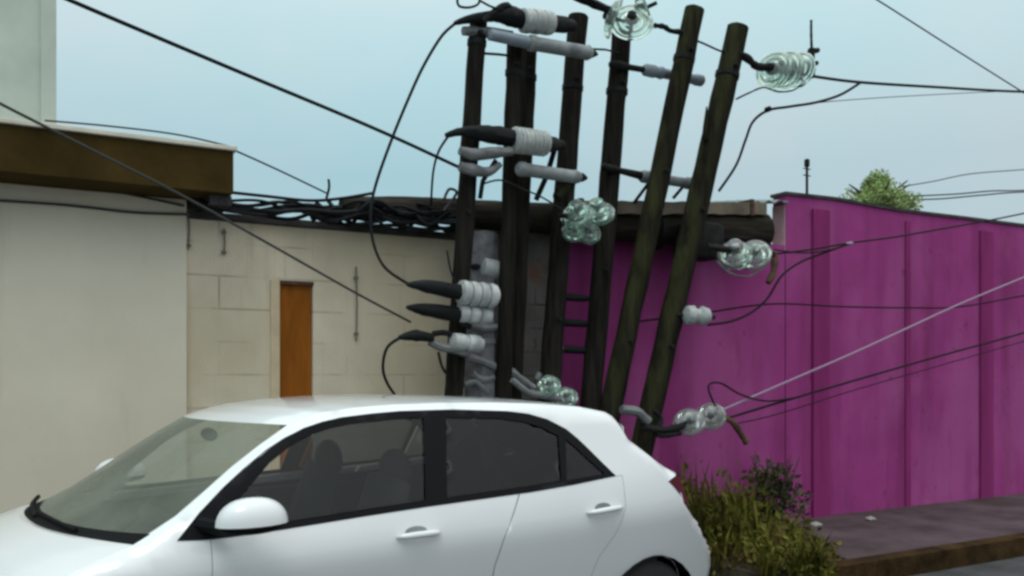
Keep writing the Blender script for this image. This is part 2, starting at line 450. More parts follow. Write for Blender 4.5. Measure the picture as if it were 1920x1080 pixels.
# pink building
X0, X1 = 4.023, 6.70
pb = tag(empty('pink_building', (8, WY, 0)), 'magenta pink street wall with streaked paint and shallow pilasters', 'building')
MB().box((X0, WY, 0), (X1 - .014, WY + .2, 2.90)).build('low_wall', 'pink_wall', pb, smooth=False)
tw = MB()
xs = [X1, 7.4, 8.4, 8.9, 9.6, 11, 16, 24]
zs = [3.405, 3.42, 3.395, 3.40, 3.41, 3.42, 3.41, 3.40]
n = len(xs)
vv = []
for x, z in zip(xs, zs): vv += [(x, WY - .001, 0), (x, WY - .001, z), (x, WY + .17, z), (x, WY + .17, 0)]
ff = [(0, 1, 2, 3), tuple(4 * (n - 1) + k for k in (3, 2, 1, 0))]
for i in range(n - 1):
    for k in range(4): ff.append((4 * i + k, 4 * i + (k + 1) % 4, 4 * i + 4 + (k + 1) % 4, 4 * i + 4 + k))
tw.add(vv, ff); tw.build('tall_wall', 'pink_wall', pb, smooth=False)
MB().box((X1 - .012, WY + .005, 2.84), (X1 - .001, WY + .168, 3.31)).build('bare_wall_end', 'pink_end', pb, smooth=False)
cb = MB()
for i in range(n - 1):
    cb.add([(x, y, z + dz) for x, z in ((xs[i] - (.02 if i == 0 else 0), zs[i]), (xs[i + 1], zs[i + 1])) for y, dz in ((WY - .02, .001), (WY - .02, .032), (WY + .19, .032), (WY + .19, .001))],
           [(0, 1, 5, 4), (1, 2, 6, 5), (2, 3, 7, 6), (3, 0, 4, 7)] + ([(0, 3, 2, 1)] if i == 0 else []) + ([(4, 5, 6, 7)] if i == n - 2 else []))
cbo = cb.build('wall_coping', 'coping_dark', pb, smooth=False)
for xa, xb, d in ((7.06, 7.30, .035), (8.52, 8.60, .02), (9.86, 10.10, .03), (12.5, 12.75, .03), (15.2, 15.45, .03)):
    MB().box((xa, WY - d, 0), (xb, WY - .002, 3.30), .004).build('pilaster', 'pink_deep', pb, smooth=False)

# corrugated sheets lying along the wall top
def sheet(name, m, pa, pb_, Y0, Y1, dz, lab, waves=14):
    a, b = at(*pa, Y0), at(*pb_, Y0); v, f = [], []; nn = waves * 6
    for i in range(nn + 1):
        t = i / nn; q = a.lerp(b, t); h = .014 * math.sin(t * waves * 2 * math.pi)
        v += [(q.x, Y0, q.z + h), (q.x, Y1, q.z + h + dz), (q.x, Y0, q.z + h - .012), (q.x, Y1, q.z + h + dz - .012)]
    for i in range(nn):
        k = 4 * i; f += [(k, k + 4, k + 5, k + 1), (k + 2, k + 3, k + 7, k + 6), (k, k + 2, k + 6, k + 4), (k + 1, k + 5, k + 7, k + 3)]
    f += [(0, 1, 3, 2), (4 * nn, 4 * nn + 2, 4 * nn + 3, 4 * nn + 1)]
    o = MB().add(v, f).build(name, m, ang=60); tag(o, lab, 'roof sheet'); return o
pk = tag(empty('weathered_plank', at(1250, 388, 6.05)), 'tan weathered plank lying on the fallen pole behind the mossy posts', 'plank')
a, b = at(1062, 388, 6.02), at(1438, 391, 6.0)
pv, pf = [], []
for i in range(25):
    q = a.lerp(b, i / 24); h0, h1 = .055 + random.uniform(-.008, .008), .055 + random.uniform(-.006, .006)
    pv += [(q.x, q.y, q.z - h0), (q.x, q.y, q.z + h1), (q.x, q.y + .26, q.z + h1 + .01), (q.x, q.y + .26, q.z - h0 + .01)]
for i in range(24):
    for k in range(4): pf.append((4 * i + k, 4 * i + (k + 1) % 4, 4 * i + 4 + (k + 1) % 4, 4 * i + 4 + k))
pf += [(0, 3, 2, 1), (96, 97, 98, 99)]
MB().add(pv, pf).build('board', 'sheet_tan', pk, smooth=False)
for px in (1090, 1410):
    c = at(px, 389, 6.0); MB().box(c - Vector((.02, .012, .075)), c + Vector((.02, .28, .075))).build('strap', 'rust', pk, smooth=False)
sheet('corrugated_sheet', 'sheet_green', (1348, 382), (1478, 376), 6.30, 6.9, .10, 'grey green corrugated sheet by the left end of the tall pink wall', 6)

# ------------------------------------------------------------------ posts
def post(name, m, top, bot, Y0, Y1, wpx, sides, lab, ztop_cut=0, zb=0.0, grp='leaning wooden posts between the car and the walls'):
    a, b = at(*top, Y0), at(*bot, Y1)
    d = (b - a); k = (zb - a.z) / d.z; e = a + d * k
    r = wpx * .5 * (a.x * SN + a.y * CS) / F
    root = tag(empty(name, (e.x, e.y, zb)), lab, 'post', grp)
    n = 22; pts = []; rs = []
    for i in range(n + 1):
        t = i / n
        pts.append(a.lerp(e, t) + Vector((random.uniform(-.0025, .0025), random.uniform(-.0025, .0025), 0)))
        rs.append(r * (1 + .05 * t) * random.uniform(.97, 1.03))
    mb = MB()
    if sides == 4:
        rs = [q * 1.22 for q in rs]; mb.tube(pts, rs, 8, rot=R(22.5 if False else 45) , jit=.05)
    else:
        mb.tube(pts, rs, sides, rot=R(20), jit=.04)
    mb.build('shaft', m, root, ang=35)
    return root, a, e, r
Pst = {}
def bolts(root, a, e, r, ts):
    for t in ts:
        c = a.lerp(e, t)
        MB().lathe(c + Vector((-.01, -r - .03, 0)), c + Vector((-.01, -r + .02, 0)), [(0, .0), (0, .016), (.5, .017), (.5, .026), (1, .026)], 8).build('bolt', 'iron', root)
PO = [('wooden_post', 'wood_dark', (897, 36), (850, 745), 5.80, 5.85, 34, 12, 'dark straight post at the left end of the row, white ribbed insulator at its foot', (.03, .34)),
      ('wooden_post', 'wood_dark', (965, 74), (944, 745), 5.86, 5.86, 30, 12, 'dark post second from the left, close against a shorter one', (.05,)),
      ('wooden_post', 'wood_dark', (992, 84), (962, 745), 6.00, 6.02, 32, 12, 'dark brown post touching the back of its left neighbour, under the long grey tube', (.05,)),
      ('wooden_post', 'wood_dark', (1084, 32), (1033, 690), 6.05, 5.95, 37, 14, 'black flat topped post right of the upper white ribbed insulator', (.12, .55)),
      ('wooden_post', 'wood_dark', (1166, 62), (1108, 745), 5.98, 5.95, 38, 12, 'dark post rising to the cluster of pale green glass discs', (.1, .45)),
      ('wooden_post', 'wood_moss', (1302, 18), (1150, 745), 5.74, 5.84, 38, 14, 'tall mossy round post leaning right, tallest of the row', (.08, .3, .6)),
      ('wooden_post', 'wood_moss', (1384, 52), (1208, 820), 5.66, 5.80, 42, 12, 'thick mossy post leaning right at the right end of the row', (.08, .35, .6))]
for nme, m, tp, bt, y0, y1, w_, sd_, lab, bts in PO:
    root, a, e, r = post(nme, m, tp, bt, y0, y1, w_, sd_, lab)
    bolts(root, a, e, r, bts)
    for t in bts[:1]:
        c = a.lerp(e, t + .012); dd = (e - a).normalized()
        MB().lathe(c - dd * .022, c + dd * .022, [(0, r * .9), (0, r * 1.08), (1, r * 1.08), (1, r * .9)], 14).build('steel_band', 'iron', root)
    if tp[0] == 1384:                         # splinter standing off the left side of the last post
        q = [at(1322, 262, 5.66), at(1323, 236, 5.64), at(1325, 200, 5.63)]
        MB().tube(q, [.03, .022, .006], 6).build('splinter', 'wood_moss', root)
# concrete post
cpost = tag(empty('concrete_post', at(902, 745, 5.98) * Vector((1, 1, 0)) if False else Vector((at(902, 745, 5.98).x, 5.98, 0))), 'light grey concrete post carrying the lower white insulators', 'post')
a, b = at(905, 438, 6.06), at(902, 745, 6.0)
e_ = a + (b - a) * ((0 - a.z) / (b.z - a.z))
MB().tube([a.lerp(e_, i / 10) for i in range(11)], [.115 + .003 * i for i in range(11)], 8, rot=R(22.5), jit=.02).build('shaft', 'concrete', cpost, ang=30)
for py in (560, 640):
    c = at(904, py, 6.03); MB().tube([c + Vector((0, 0, -.02)), c + Vector((0, 0, .02))], .137, 8, rot=R(22.5)).build('steel_band', 'galv', cpost, smooth=False)

for pts, rr in (([(872, 668), (900, 676), (934, 690)], 9), ([(930, 684), (962, 700), (1000, 728)], 9), ([(884, 700), (905, 712), (926, 708)], 8), ([(870, 722), (892, 716), (912, 738)], 7), ([(880, 610), (912, 616), (938, 612)], 8)):
    q = spline([at(*p, 5.90) for p in pts], 4)
    MB().tube(q, [rr * 6.1 / F * random.uniform(.8, 1.2) for _ in q], 8).build('bracket', 'galv', cpost)
# fallen pole lying along the wall top behind the posts
fp = tag(empty('fallen_pole', at(1050, 415, 6.22)), 'thick weathered dark pole lying level across the back of the posts', 'pole')
ctl = [at(640, 388, 6.26), at(780, 392, 6.25), at(900, 402, 6.24), at(1050, 412, 6.22), at(1200, 423, 6.2), at(1330, 431, 6.18), at(1426, 436, 6.16)]
sp = spline(ctl, 6)
MB().tube(sp, [.075 + .115 * i / (len(sp) - 1) for i in range(len(sp))], 18, jit=.03).build('trunk', 'wood_grey', fp, ang=50)
for (px, py, rr, hw) in ((1310, 440, .20, .10), (1225, 432, .185, .03), (975, 410, .15, .03), (860, 402, .125, .03)):
    c = at(px, py, 6.2); MB().tube([c - Vector((hw, 0, .0)), c + Vector((hw, 0, 0))], rr, 18).build('clamp_band', 'iron', fp)
# iron block where the right hand post meets the pole
c0 = at(1310, 452, 5.95)
blk = MB().box(c0 - Vector((.17, .13, .16)), c0 + Vector((.19, .16, .15)), .03).build('clamp_block', 'iron', fp)

# ------------------------------------------------------------------ insulators and line hardware
def S(px, Y):  # photo pixels -> metres at that plane near the middle of the picture
    return px * (Y * 1.02) / F
def ribbed(prof_r, n, neck=.62):
    pr = [(0, prof_r * .5), (0.02, prof_r * .8)]
    for i in range(n):
        t0 = .04 + .92 * i / n; t1 = .04 + .92 * (i + .5) / n; t2 = .04 + .92 * (i + .85) / n
        pr += [(t0, prof_r * neck), (t0 + .01, prof_r * .97), (t1, prof_r), (t2, prof_r * .93), (t2 + .02, prof_r * neck)]
    pr += [(.98, prof_r * .7), (1, prof_r * .45)]
    return pr
def boot(parent, pts, Y, rs, m='black_rubber', name='cable_boot'):
    q = spline([at(*p, Y) for p in pts], 5); n = len(q)
    rr = [S(rs[0], Y) + (S(rs[-1], Y) - S(rs[0], Y)) * i / (n - 1) for i in range(n)] if len(rs) == 2 else \
         [S(rs[min(len(rs) - 1, int(i / (n - 1) * (len(rs) - 1)))] * (1 - (i / (n - 1) * (len(rs) - 1)) % 1) + rs[min(len(rs) - 1, int(i / (n - 1) * (len(rs) - 1)) + 1)] * ((i / (n - 1) * (len(rs) - 1)) % 1), Y) for i in range(n)]
    return MB().tube(q, rr, 10, jit=.06).build(name, m, parent)

# upper white porcelain
Y = 5.72
i1 = tag(empty('porcelain_insulator', at(1000, 45, Y)), 'white ribbed insulator at the top left, with black clamp and looped wires', 'insulator', 'white porcelain insulators')
MB().lathe(at(977, 38, Y), at(1038, 44, Y), ribbed(S(26, Y), 3, .9)).build('ribbed_shell', 'porcelain', i1)
MB().lathe(at(1036, 44, Y), at(1072, 48, Y + .2), [(0, S(15, Y)), (.2, S(18, Y)), (.6, S(18, Y)), (.65, S(13, Y)), (1, S(13, Y))]).build('metal_neck', 'iron', i1)
boot(i1, [(852, 44), (880, 36), (925, 30), (955, 30), (980, 38)], Y, [4, 9, 12, 22, 18])
boot(i1, [(905, 40), (930, 20), (950, 12), (962, 28)], Y - .03, [6, 7, 9, 8], 'iron', 'clamp')
boot(i1, [(868, 58), (905, 60), (960, 66)], Y + .05, [9, 12, 9], 'galv', 'bracket')
for pts in ([(857, 2), (862, 12), (880, 14), (896, 8), (898, -4), (880, -10), (862, -6), (857, 2)], [(898, 0), (920, 12), (945, 20)]):
    MB().tube(spline([at(*p, Y - .05) for p in pts], 6), S(2.6, Y), 6).build('wire_loop', 'cable_black', i1)
# long grey tube under it
f1 = tag(empty('fuse_tube', at(1020, 85, 5.7)), 'long grey fuse tube under the top white insulator, across the back posts', 'fuse tube', 'grey tubes between the posts')
MB().lathe(at(915, 64, 5.70), at(992, 80, 5.70), [(0, S(6, 5.7)), (.04, S(12, 5.7)), (.96, S(13, 5.7)), (1, S(9, 5.7))]).build('tube_end', 'bushing_blue', f1)
MB().lathe(at(990, 80, 5.70), at(1108, 100, 5.72), [(0, S(12, 5.7)), (.03, S(17, 5.7)), (.1, S(17, 5.7)), (.12, S(15, 5.7)), (.93, S(15, 5.7)), (.94, S(17, 5.7)), (1, S(12, 5.7))]).build('tube_body', 'porcelain_grey', f1)
MB().lathe(at(1100, 98, 5.70), at(1120, 102, 5.72), [(0, S(9, 5.7)), (.6, S(9, 5.7)), (1, S(3, 5.7))]).build('end_cap', 'iron', f1)
MB().tube([at(1110, 92, 5.72), at(1135, 93, 5.72), at(1160, 99, 5.9)], S(2.5, 5.7), 6).build('lead', 'cable_black', f1)
MB().tube([at(905, 100, 5.78), at(935, 102, 5.8), at(970, 106, 5.85)], S(3, 5.7), 6).build('tie_rod', 'iron', f1)

# middle white porcelain and its tube
Y = 5.66
i2 = tag(empty('porcelain_insulator', at(1000, 268, Y)), 'white ribbed insulator at mid height of the left posts, black boot beside it', 'insulator', 'white porcelain insulators')
MB().lathe(at(960, 262, Y), at(1026, 270, Y), ribbed(S(28, Y), 8, .9)).build('ribbed_shell', 'porcelain', i2)
MB().lathe(at(1022, 270, Y), at(1052, 272, Y + .2), [(0, S(17, Y)), (.5, S(17, Y)), (.6, S(12, Y)), (1, S(12, Y))]).build('metal_neck', 'iron', i2)
boot(i2, [(836, 254), (865, 247), (900, 250), (935, 254), (962, 260)], Y, [5, 9, 17, 20, 18])
boot(i2, [(862, 282), (890, 290), (930, 286), (960, 284)], Y - .02, [9, 13, 12, 8], 'galv', 'bracket')
boot(i2, [(862, 312), (885, 318), (915, 322), (938, 308)], Y, [10, 13, 10, 6], 'galv', 'bracket')
MB().tube([at(930, 300, Y), at(905, 340, Y + .05), at(900, 372, Y + .1)], S(5, Y), 6).build('strut', 'iron', i2)
MB().tube([at(1040, 280, Y + .1), at(1025, 330, Y + .2), at(1005, 375, Y + .3)], S(6, Y), 6).build('strut', 'iron', i2)
f2 = tag(empty('fuse_tube', at(1030, 322, 5.68)), 'light grey fuse tube beneath the middle white insulator', 'fuse tube', 'grey tubes between the posts')
MB().lathe(at(970, 316, 5.68), at(1086, 333, 5.70), [(0, S(10, 5.7)), (.03, S(15, 5.7)), (.1, S(16, 5.7)), (.12, S(14, 5.7)), (.9, S(14, 5.7)), (.92, S(16, 5.7)), (1, S(12, 5.7))]).build('tube_body', 'porcelain_grey', f2)
MB().lathe(at(1080, 331, 5.70), at(1100, 334, 5.70), [(0, S(9, 5.7)), (.6, S(10, 5.7)), (1, S(4, 5.7))]).build('end_cap', 'iron', f2)
boot(f2, [(1072, 340), (1056, 356), (1045, 372)], 5.75, [12, 16, 12], 'wood_moss', 'hinge')

# blue grey bushings
f3 = tag(empty('bushing', at(1240, 135, 5.85)), 'blue grey bushing passing behind the tallest mossy post near its top', 'bushing', 'bushings behind the mossy posts')
MB().lathe(at(1142, 120, 5.86), at(1215, 132, 5.9), [(0, S(3, 5.8)), (.05, S(9, 5.8)), (.2, S(11, 5.8)), (.55, S(7, 5.8)), (1, S(7, 5.8))]).build('rod', 'iron', f3)
MB().lathe(at(1205, 130, 5.9), at(1318, 152, 5.92), [(0, S(8, 5.8)), (.04, S(14, 5.8)), (.18, S(15, 5.8)), (.2, S(12, 5.8)), (.3, S(15, 5.8)), (.32, S(12, 5.8)), (.85, S(12, 5.8)), (.87, S(14, 5.8)), (.97, S(14, 5.8)), (1, S(9, 5.8))]).build('sleeve', 'bushing_blue', f3)
f4 = tag(empty('bushing', at(1240, 330, 5.9)), 'grey bushing behind the mossy posts just above the fallen pole', 'bushing', 'bushings behind the mossy posts')
MB().lathe(at(1128, 312, 5.86), at(1205, 330, 5.92), [(0, S(4, 5.8)), (.05, S(9, 5.8)), (.3, S(9, 5.8)), (.4, S(7, 5.8)), (1, S(10, 5.8))]).build('rod', 'iron', f4)
MB().lathe(at(1200, 330, 5.92), at(1306, 346, 5.95), [(0, S(10, 5.8)), (.05, S(15, 5.8)), (.3, S(15, 5.8)), (.35, S(12, 5.8)), (.8, S(12, 5.8)), (.82, S(15, 5.8)), (.97, S(14, 5.8)), (1, S(8, 5.8))]).build('sleeve', 'porcelain_grey', f4)
MB().tube([at(1215, 345, 5.95), at(1195, 372, 6.0), at(1180, 392, 6.05)], S(4, 5.8), 6).build('strut', 'iron', f4)
MB().tube([at(1318, 318, 5.9), at(1285, 345, 5.95), at(1262, 372, 6.05)], S(4, 5.8), 6).build('strut', 'iron', f4)

# glass disc strings
def disc(parent, c, axis, r, m, seg=28, depth=.42):
    axis = axis.normalized(); p0, p1 = c - axis * r * depth, c + axis * r * depth
    if m != 'glass_green' or depth > .5:      # pin type: knob on top, then two flared skirts
        MB().lathe(p0, p1, [(0, r * .20), (.03, r * .36), (.12, r * .44), (.22, r * .42), (.27, r * .33), (.34, r * .34), (.38, r * .60), (.45, r * .74), (.52, r * .80), (.56, r * .74), (.60, r * .75),
                            (.64, r * .92), (.74, r * .99), (.86, r), (.92, r * .97), (.93, r * .88), (.78, r * .80), (.80, r * .66), (.92, r * .60), (.92, r * .48), (.7, r * .42)], seg).build('glass_disc', m, parent, ang=50)
        MB().lathe(p0 + axis * r * .3, p1 + axis * r * .35, [(0, r * .12), (1, r * .10)], 8).build('pin', 'galv', parent)
        MB().tube([p0 + axis * r * 2 * depth * .30 + Vector((math.cos(a), 0, 0)) * 0 + (axis.orthogonal().normalized() * math.cos(a) + axis.cross(axis.orthogonal().normalized()) * math.sin(a)) * r * .38 for a in [k * math.pi / 8 for k in range(17)]], r * .05, 6).build('tie_wire', 'galv', parent)
        return
    MB().lathe(p0, p1, [(.08, r * .33), (.16, r * .58), (.30, r * .84), (.46, r * .96), (.60, r), (.66, r * .985), (.68, r * .90), (.58, r * .84), (.60, r * .78), (.70, r * .74), (.70, r * .66),
                        (.58, r * .60), (.60, r * .52), (.70, r * .48), (.66, r * .34), (.56, r * .28)], seg).build('glass_disc', m, parent, ang=70)
    MB().lathe(p0 - axis * r * .12, c, [(0, r * .10), (.12, r * .2), (.7, r * .25), (1, r * .3)], 12).build('metal_cap', 'iron' if m == 'glass_green' else 'galv', parent)
    MB().lathe(c, p1 + axis * r * .22, [(0, r * .1), (1, r * .09)], 8).build('pin', 'iron', parent)
def glass_string(name, lab, discs, Y, m, rods, grp='glass insulators'):
    root = tag(empty(name, at(*discs[0][:2], Y)), lab, 'insulator', grp)
    for (px, py, rpx, ax, ay, az) in discs:
        disc(root, at(px, py, Y + random.uniform(-.03, .03)), Vector((ax, ay, az)), S(rpx, Y), m, depth=.42 if name == 'glass_insulator' and len(discs) == 3 else .62)
    for nm, pts, rp, mm in rods:
        q = spline([at(*p, Y) for p in pts], 4)
        MB().tube(q, [S(rp, Y) * random.uniform(.85, 1.2) for _ in q], 8).build(nm, mm, root)
    return root
glass_string('glass_insulator', 'string of pale green glass discs above the fifth post at the top edge', [(1150, 34, 46, .75, -.45, -.35), (1184, 40, 50, .5, .75, -.35), (1208, 16, 48, .6, -.6, .3)], 5.74, 'glass_green',
             [('strain_rod', [(1078, -8), (1115, 8), (1150, 22)], 9, 'black_rubber'), ('shackle', [(1228, 48), (1245, 50), (1258, 58), (1284, 60)], 6, 'iron')])
glass_string('glass_insulator', 'big pale glass insulator stack right of the right end post, upright rod beside it', [(1450, 131, 50, .9, .35, -.12), (1472, 131, 51, .93, .30, -.10), (1494, 131, 49, .95, .25, -.08)], 5.6, 'glass_green',
             [('shackle', [(1384, 100), (1402, 110), (1418, 124), (1436, 126)], 9, 'iron'), ('clamp', [(1522, 92), (1521, 112), (1522, 130), (1520, 144)], 9, 'iron'),
              ('clamp_jaw', [(1516, 98), (1534, 94)], 6, 'iron'), ('clamp_jaw', [(1516, 122), (1532, 118)], 6, 'iron'), ('arcing_rod', [(1521, 38), (1521, 66), (1522, 94)], 3.2, 'iron'),
              ('hanger_wire', [(1380, 186), (1405, 174), (1432, 164), (1460, 172), (1490, 168), (1506, 150)], 2.2, 'cable_grey')])
glass_string('glass_insulator', 'cluster of sea green glass discs on the fallen pole behind the fourth post', [(1082, 396, 38, .55, .55, -.65), (1120, 392, 38, .5, .5, -.7), (1076, 430, 26, .4, .8, -.4), (1106, 432, 28, .3, .8, -.45)], 5.7, 'glass_sea',
             [('strain_rod', [(1050, 402), (1090, 412), (1150, 410)], 6, 'iron')])
glass_string('glass_insulator', 'pale green glass insulator pair right of the iron clamp block, before pink wall', [(1378, 470, 44, .55, .6, -.6), (1412, 472, 44, .7, .55, -.45)], 5.6, 'glass_green',
             [('strain_rod', [(1325, 462), (1350, 466), (1380, 470)], 8, 'iron'), ('guard_loop', [(1345, 490), (1368, 512), (1405, 518), (1432, 500), (1438, 484)], 2.5, 'galv'),
              ('shackle', [(1440, 470), (1452, 480), (1450, 510), (1440, 530)], 8, 'rust')])
glass_string('glass_insulator', 'two small green glass bells just above the white car roof', [(1028, 718, 27, .5, .6, -.62), (1060, 741, 28, .5, .6, -.62)], 5.62, 'glass_sea',
             [('strain_rod', [(960, 712), (990, 735), (1018, 742), (1050, 748)], 7, 'galv'), ('pin_end', [(1012, 700), (1006, 712)], 6, 'galv')])
glass_string('glass_insulator', 'smoky glass disc pair low by the car tail, before the pink wall', [(1292, 786, 38, .55, .6, -.55), (1332, 776, 38, .6, .6, -.5)], 5.5, 'glass_smoke',
             [('strain_rod', [(1205, 800), (1240, 806), (1275, 800), (1300, 790)], 8, 'iron'), ('tail_clamp', [(1345, 782), (1372, 790), (1390, 815), (1400, 830)], 8, 'rust'),
              ('bracket', [(1165, 768), (1195, 772), (1215, 790)], 10, 'galv'), ('arm', [(1225, 770), (1240, 785), (1232, 815), (1275, 812)], 6, 'iron')])
# small ceramic knob
kn = tag(empty('spool_insulator', at(1305, 592, 5.6)), 'small white spool insulator alone on the right end post, before the pink wall', 'insulator')
MB().lathe(at(1282, 590, 5.62), at(1332, 594, 5.55), [(0, S(12, 5.6)), (.1, S(22, 5.6)), (.35, S(24, 5.6)), (.45, S(17, 5.6)), (.55, S(17, 5.6)), (.65, S(24, 5.6)), (.9, S(20, 5.6)), (1, S(10, 5.6))]).build('ceramic_body', 'porcelain', kn)
MB().lathe(at(1270, 590, 5.66), at(1340, 595, 5.54), [(0, S(5, 5.6)), (1, S(5, 5.6))], 8).build('bolt', 'iron', kn)
# lower white insulators on the concrete post with black boots
def low_ins(lab, p0, p1, Y, r, n, bt, brs, extra=()):
    t = tag(empty('post_insulator', at(*p0, Y)), lab, 'insulator', 'white porcelain insulators on the concrete post')
    MB().lathe(at(*p0, Y), at(*p1, Y), ribbed(S(r, Y), n, .75)).build('ribbed_shell', 'porcelain', t)
    boot(t, bt, Y, brs)
    for nm, pts, rr, mm in extra:
        MB().tube(spline([at(*q, Y + .02) for q in pts], 4), S(rr, Y), 8).build(nm, mm, t)
    return t
low_ins('white ribbed insulator on the concrete post with the uppermost black pointed boot', (860, 548), (932, 556), 5.68, 26, 4, [(762, 533), (800, 537), (862, 548)], [3, 13, 17],
        [('clamp', [(862, 548), (872, 560), (862, 585)], 7, 'galv')])
low_ins('grey white insulator on the concrete post with the middle black pointed boot', (856, 586), (920, 594), 5.72, 19, 3, [(762, 576), (795, 580), (860, 590)], [3, 13, 17],
        [('clamp', [(860, 590), (866, 606), (882, 612)], 7, 'iron')])
low_ins('small white insulator on the concrete post with the lowest black boot and hanging wire', (846, 640), (905, 646), 5.70, 18, 2, [(748, 633), (780, 629), (812, 634)], [4, 12, 8],
        [('bracket', [(806, 640), (826, 650), (850, 655), (880, 664)], 9, 'galv'), ('top_boot', [(812, 626), (835, 624), (856, 634)], 6, 'black_rubber'), ('drop_wire', [(822, 660), (828, 685), (836, 700)], 3, 'cable_black')])
low_ins('round white insulator on top of the concrete post behind the first two posts', (900, 500), (944, 512), 5.98, 22, 1, [(880, 500), (890, 500), (902, 502)], [4, 6, 8])
for k, (py, lab) in enumerate(((558, 'uppermost'), (606, 'middle'), (656, 'lowest'))):
    t = tag(empty('bolt_arm', at(1080, py, 5.98)), lab + ' of three black stub arms between the fourth and fifth posts', 'bracket', 'black stub arms between posts')
    MB().lathe(at(1048, py - 2, 5.98), at(1108, py + 2, 5.98), [(0, S(7, 6)), (.1, S(9, 6)), (.8, S(8, 6)), (1, S(3, 6))], 10).build('arm', 'black_rubber', t)
    MB().lathe(at(1040, py - 2, 5.96), at(1052, py - 1, 5.96), [(0, S(12, 6)), (1, S(12, 6))], 8).build('washer', 'rust', t)

# ------------------------------------------------------------------ cables
def cable(lab, pts, Ys, rpx, m='cable_black', name='cable', cat='cable', grp=None, n=8, clamps=()):
    if not isinstance(Ys, (list, tuple)): Ys = [Ys] * len(pts)
    if len(Ys) == 2 and len(pts) > 2: Ys = [Ys[0] + (Ys[1] - Ys[0]) * i / (len(pts) - 1) for i in range(len(pts))]
    q = [at(*p, y) for p, y in zip(pts, Ys)]
    off = lambda p: p[0] < 0 or p[0] > 1920 or p[1] < 0
    ext = lambda p0, p1: p1 + Vector(((p1 - p0).normalized().x * 9, max(-.6, min(.35, (p1 - p0).normalized().y * 9)), (p1 - p0).normalized().z * 9))
    sp = spline(q, n)
    if off(pts[-1]) and rpx > 2: sp.append(ext(sp[-2], sp[-1]))   # lines that leave the picture run on along the street
    if off(pts[0]) and pts[0][1] > 0: sp.insert(0, ext(sp[1], sp[0]))
    r = S(rpx, sum(Ys) / len(Ys)) * .5
    if clamps:
        root = tag(empty(name, q[0]), lab, cat, grp)
        MB().tube(sp, r, 8).build('wire', m, root)
        for (cx, cy, cY, cr, cl, mm) in clamps:
            c = at(cx, cy, cY); j = min(range(len(sp)), key=lambda k: (sp[k] - c).length)
            d = (sp[min(j + 1, len(sp) - 1)] - sp[max(j - 1, 0)]).normalized()
            MB().lathe(c - d * S(cl, cY), c + d * S(cl, cY), [(0, r), (.15, S(cr, cY)), (.85, S(cr, cY)), (1, r)], 10).build('splice_clamp', mm, root)
        return root
    return tag(MB().tube(sp, r, 8).build(name, m), lab, cat, grp)
cable('thick black cable slanting down from the top left to the leftmost post', [(-120, -110), (130, 0), (430, 127), (700, 240), (870, 318)], [5.2, 5.75], 7.5)
cable('thin wire slanting across the brown fascia and beige wall', [(-160, 108), (0, 194), (180, 285), (355, 374), (520, 466), (665, 548), (770, 604)], [5.5, 5.9], 5, 'cable_grey')
cable('fine wire running from the fascia corner to the tangle of cables', [(429, 277), (520, 318), (612, 362)], [5.95, 6.2], 3.5)
cable('long loose jumper cable looping from the top clamp down to a black boot', [(856, 42), (828, 68), (795, 122), (768, 180), (735, 260), (705, 345), (695, 400), (700, 455), (722, 502), (768, 534)], [5.72, 5.74, 5.8, 5.85, 5.9, 5.95, 5.9, 5.85, 5.78, 5.68], 6)
cable('short drop wire from the middle black boot to the tangle', [(840, 256), (822, 285), (812, 325), (808, 385)], [5.66, 6.1], 5)
cable('curved black wire hanging from the lowest boot on the left', [(752, 632), (726, 652), (718, 690), (728, 722), (750, 752)], [5.70, 5.85], 6)
cable('taut black line leaving the glass stack to the right edge', [(1524, 143), (1610, 154), (1750, 163), (1920, 172), (2150, 176)], [5.6, 6.2], 8)
cable('black tap cable with a knot, curving from the right line down behind the end post', [(1612, 156), (1575, 178), (1530, 192), (1480, 200), (1440, 207), (1412, 228), (1398, 262), (1380, 310), (1348, 358)], [5.65, 5.95], 7,
      clamps=((1440, 205, 5.8, 7, 9, 'black_rubber'),))
cable('thin line crossing the sky in the upper right corner', [(1560, -50), (1645, 0), (1780, 86), (1920, 174), (2000, 222)], [6.0, 7.0], 4)
cable('cable with a pale splice running along the top of the pink wall', [(1450, 476), (1520, 468), (1590, 456), (1680, 444), (1760, 430), (1850, 414), (1920, 400), (2080, 366)], [5.7, 5.9], 5,
      clamps=((1592, 457, 5.76, 5, 16, 'cable_pale'),))
cable('black service cable hanging from the splice down to the white spool', [(1328, 609), (1372, 602), (1410, 585), (1440, 558), (1465, 518), (1500, 492), (1545, 474), (1590, 458)], [5.56, 5.75], 6)
cable('level dark line across the middle of the pink wall', [(1170, 606), (1300, 590), (1445, 570), (1580, 575), (1700, 577), (1800, 575), (1920, 554), (2100, 520)], [6.1, 5.9], 4.5)
cable('pale mauve wire rising across the pink wall to the right edge', [(1338, 776), (1480, 714), (1600, 662), (1700, 616), (1800, 570), (1920, 520), (2100, 446)], [5.55, 5.9], 6, 'cable_pale')
cable('dark wire rising below the pale one across the pink wall', [(1338, 792), (1470, 752), (1600, 714), (1760, 668), (1920, 624), (2100, 572)], [5.55, 5.9], 6)
cable('short curled wire end above the low smoky glass discs', [(1345, 770), (1328, 726), (1350, 718), (1390, 740), (1440, 752), (1500, 744)], [5.5, 5.6], 5)
cable('highest of the distant lines right of the tree', [(1690, 350), (1750, 340), (1820, 326), (1920, 318), (2100, 306)], 14, 3, 'cable_grey', grp='distant lines behind the pink wall')
cable('middle of the distant lines right of the tree', [(1700, 368), (1790, 364), (1860, 358), (1920, 357), (2100, 350)], 14, 4, 'cable_black', grp='distant lines behind the pink wall')
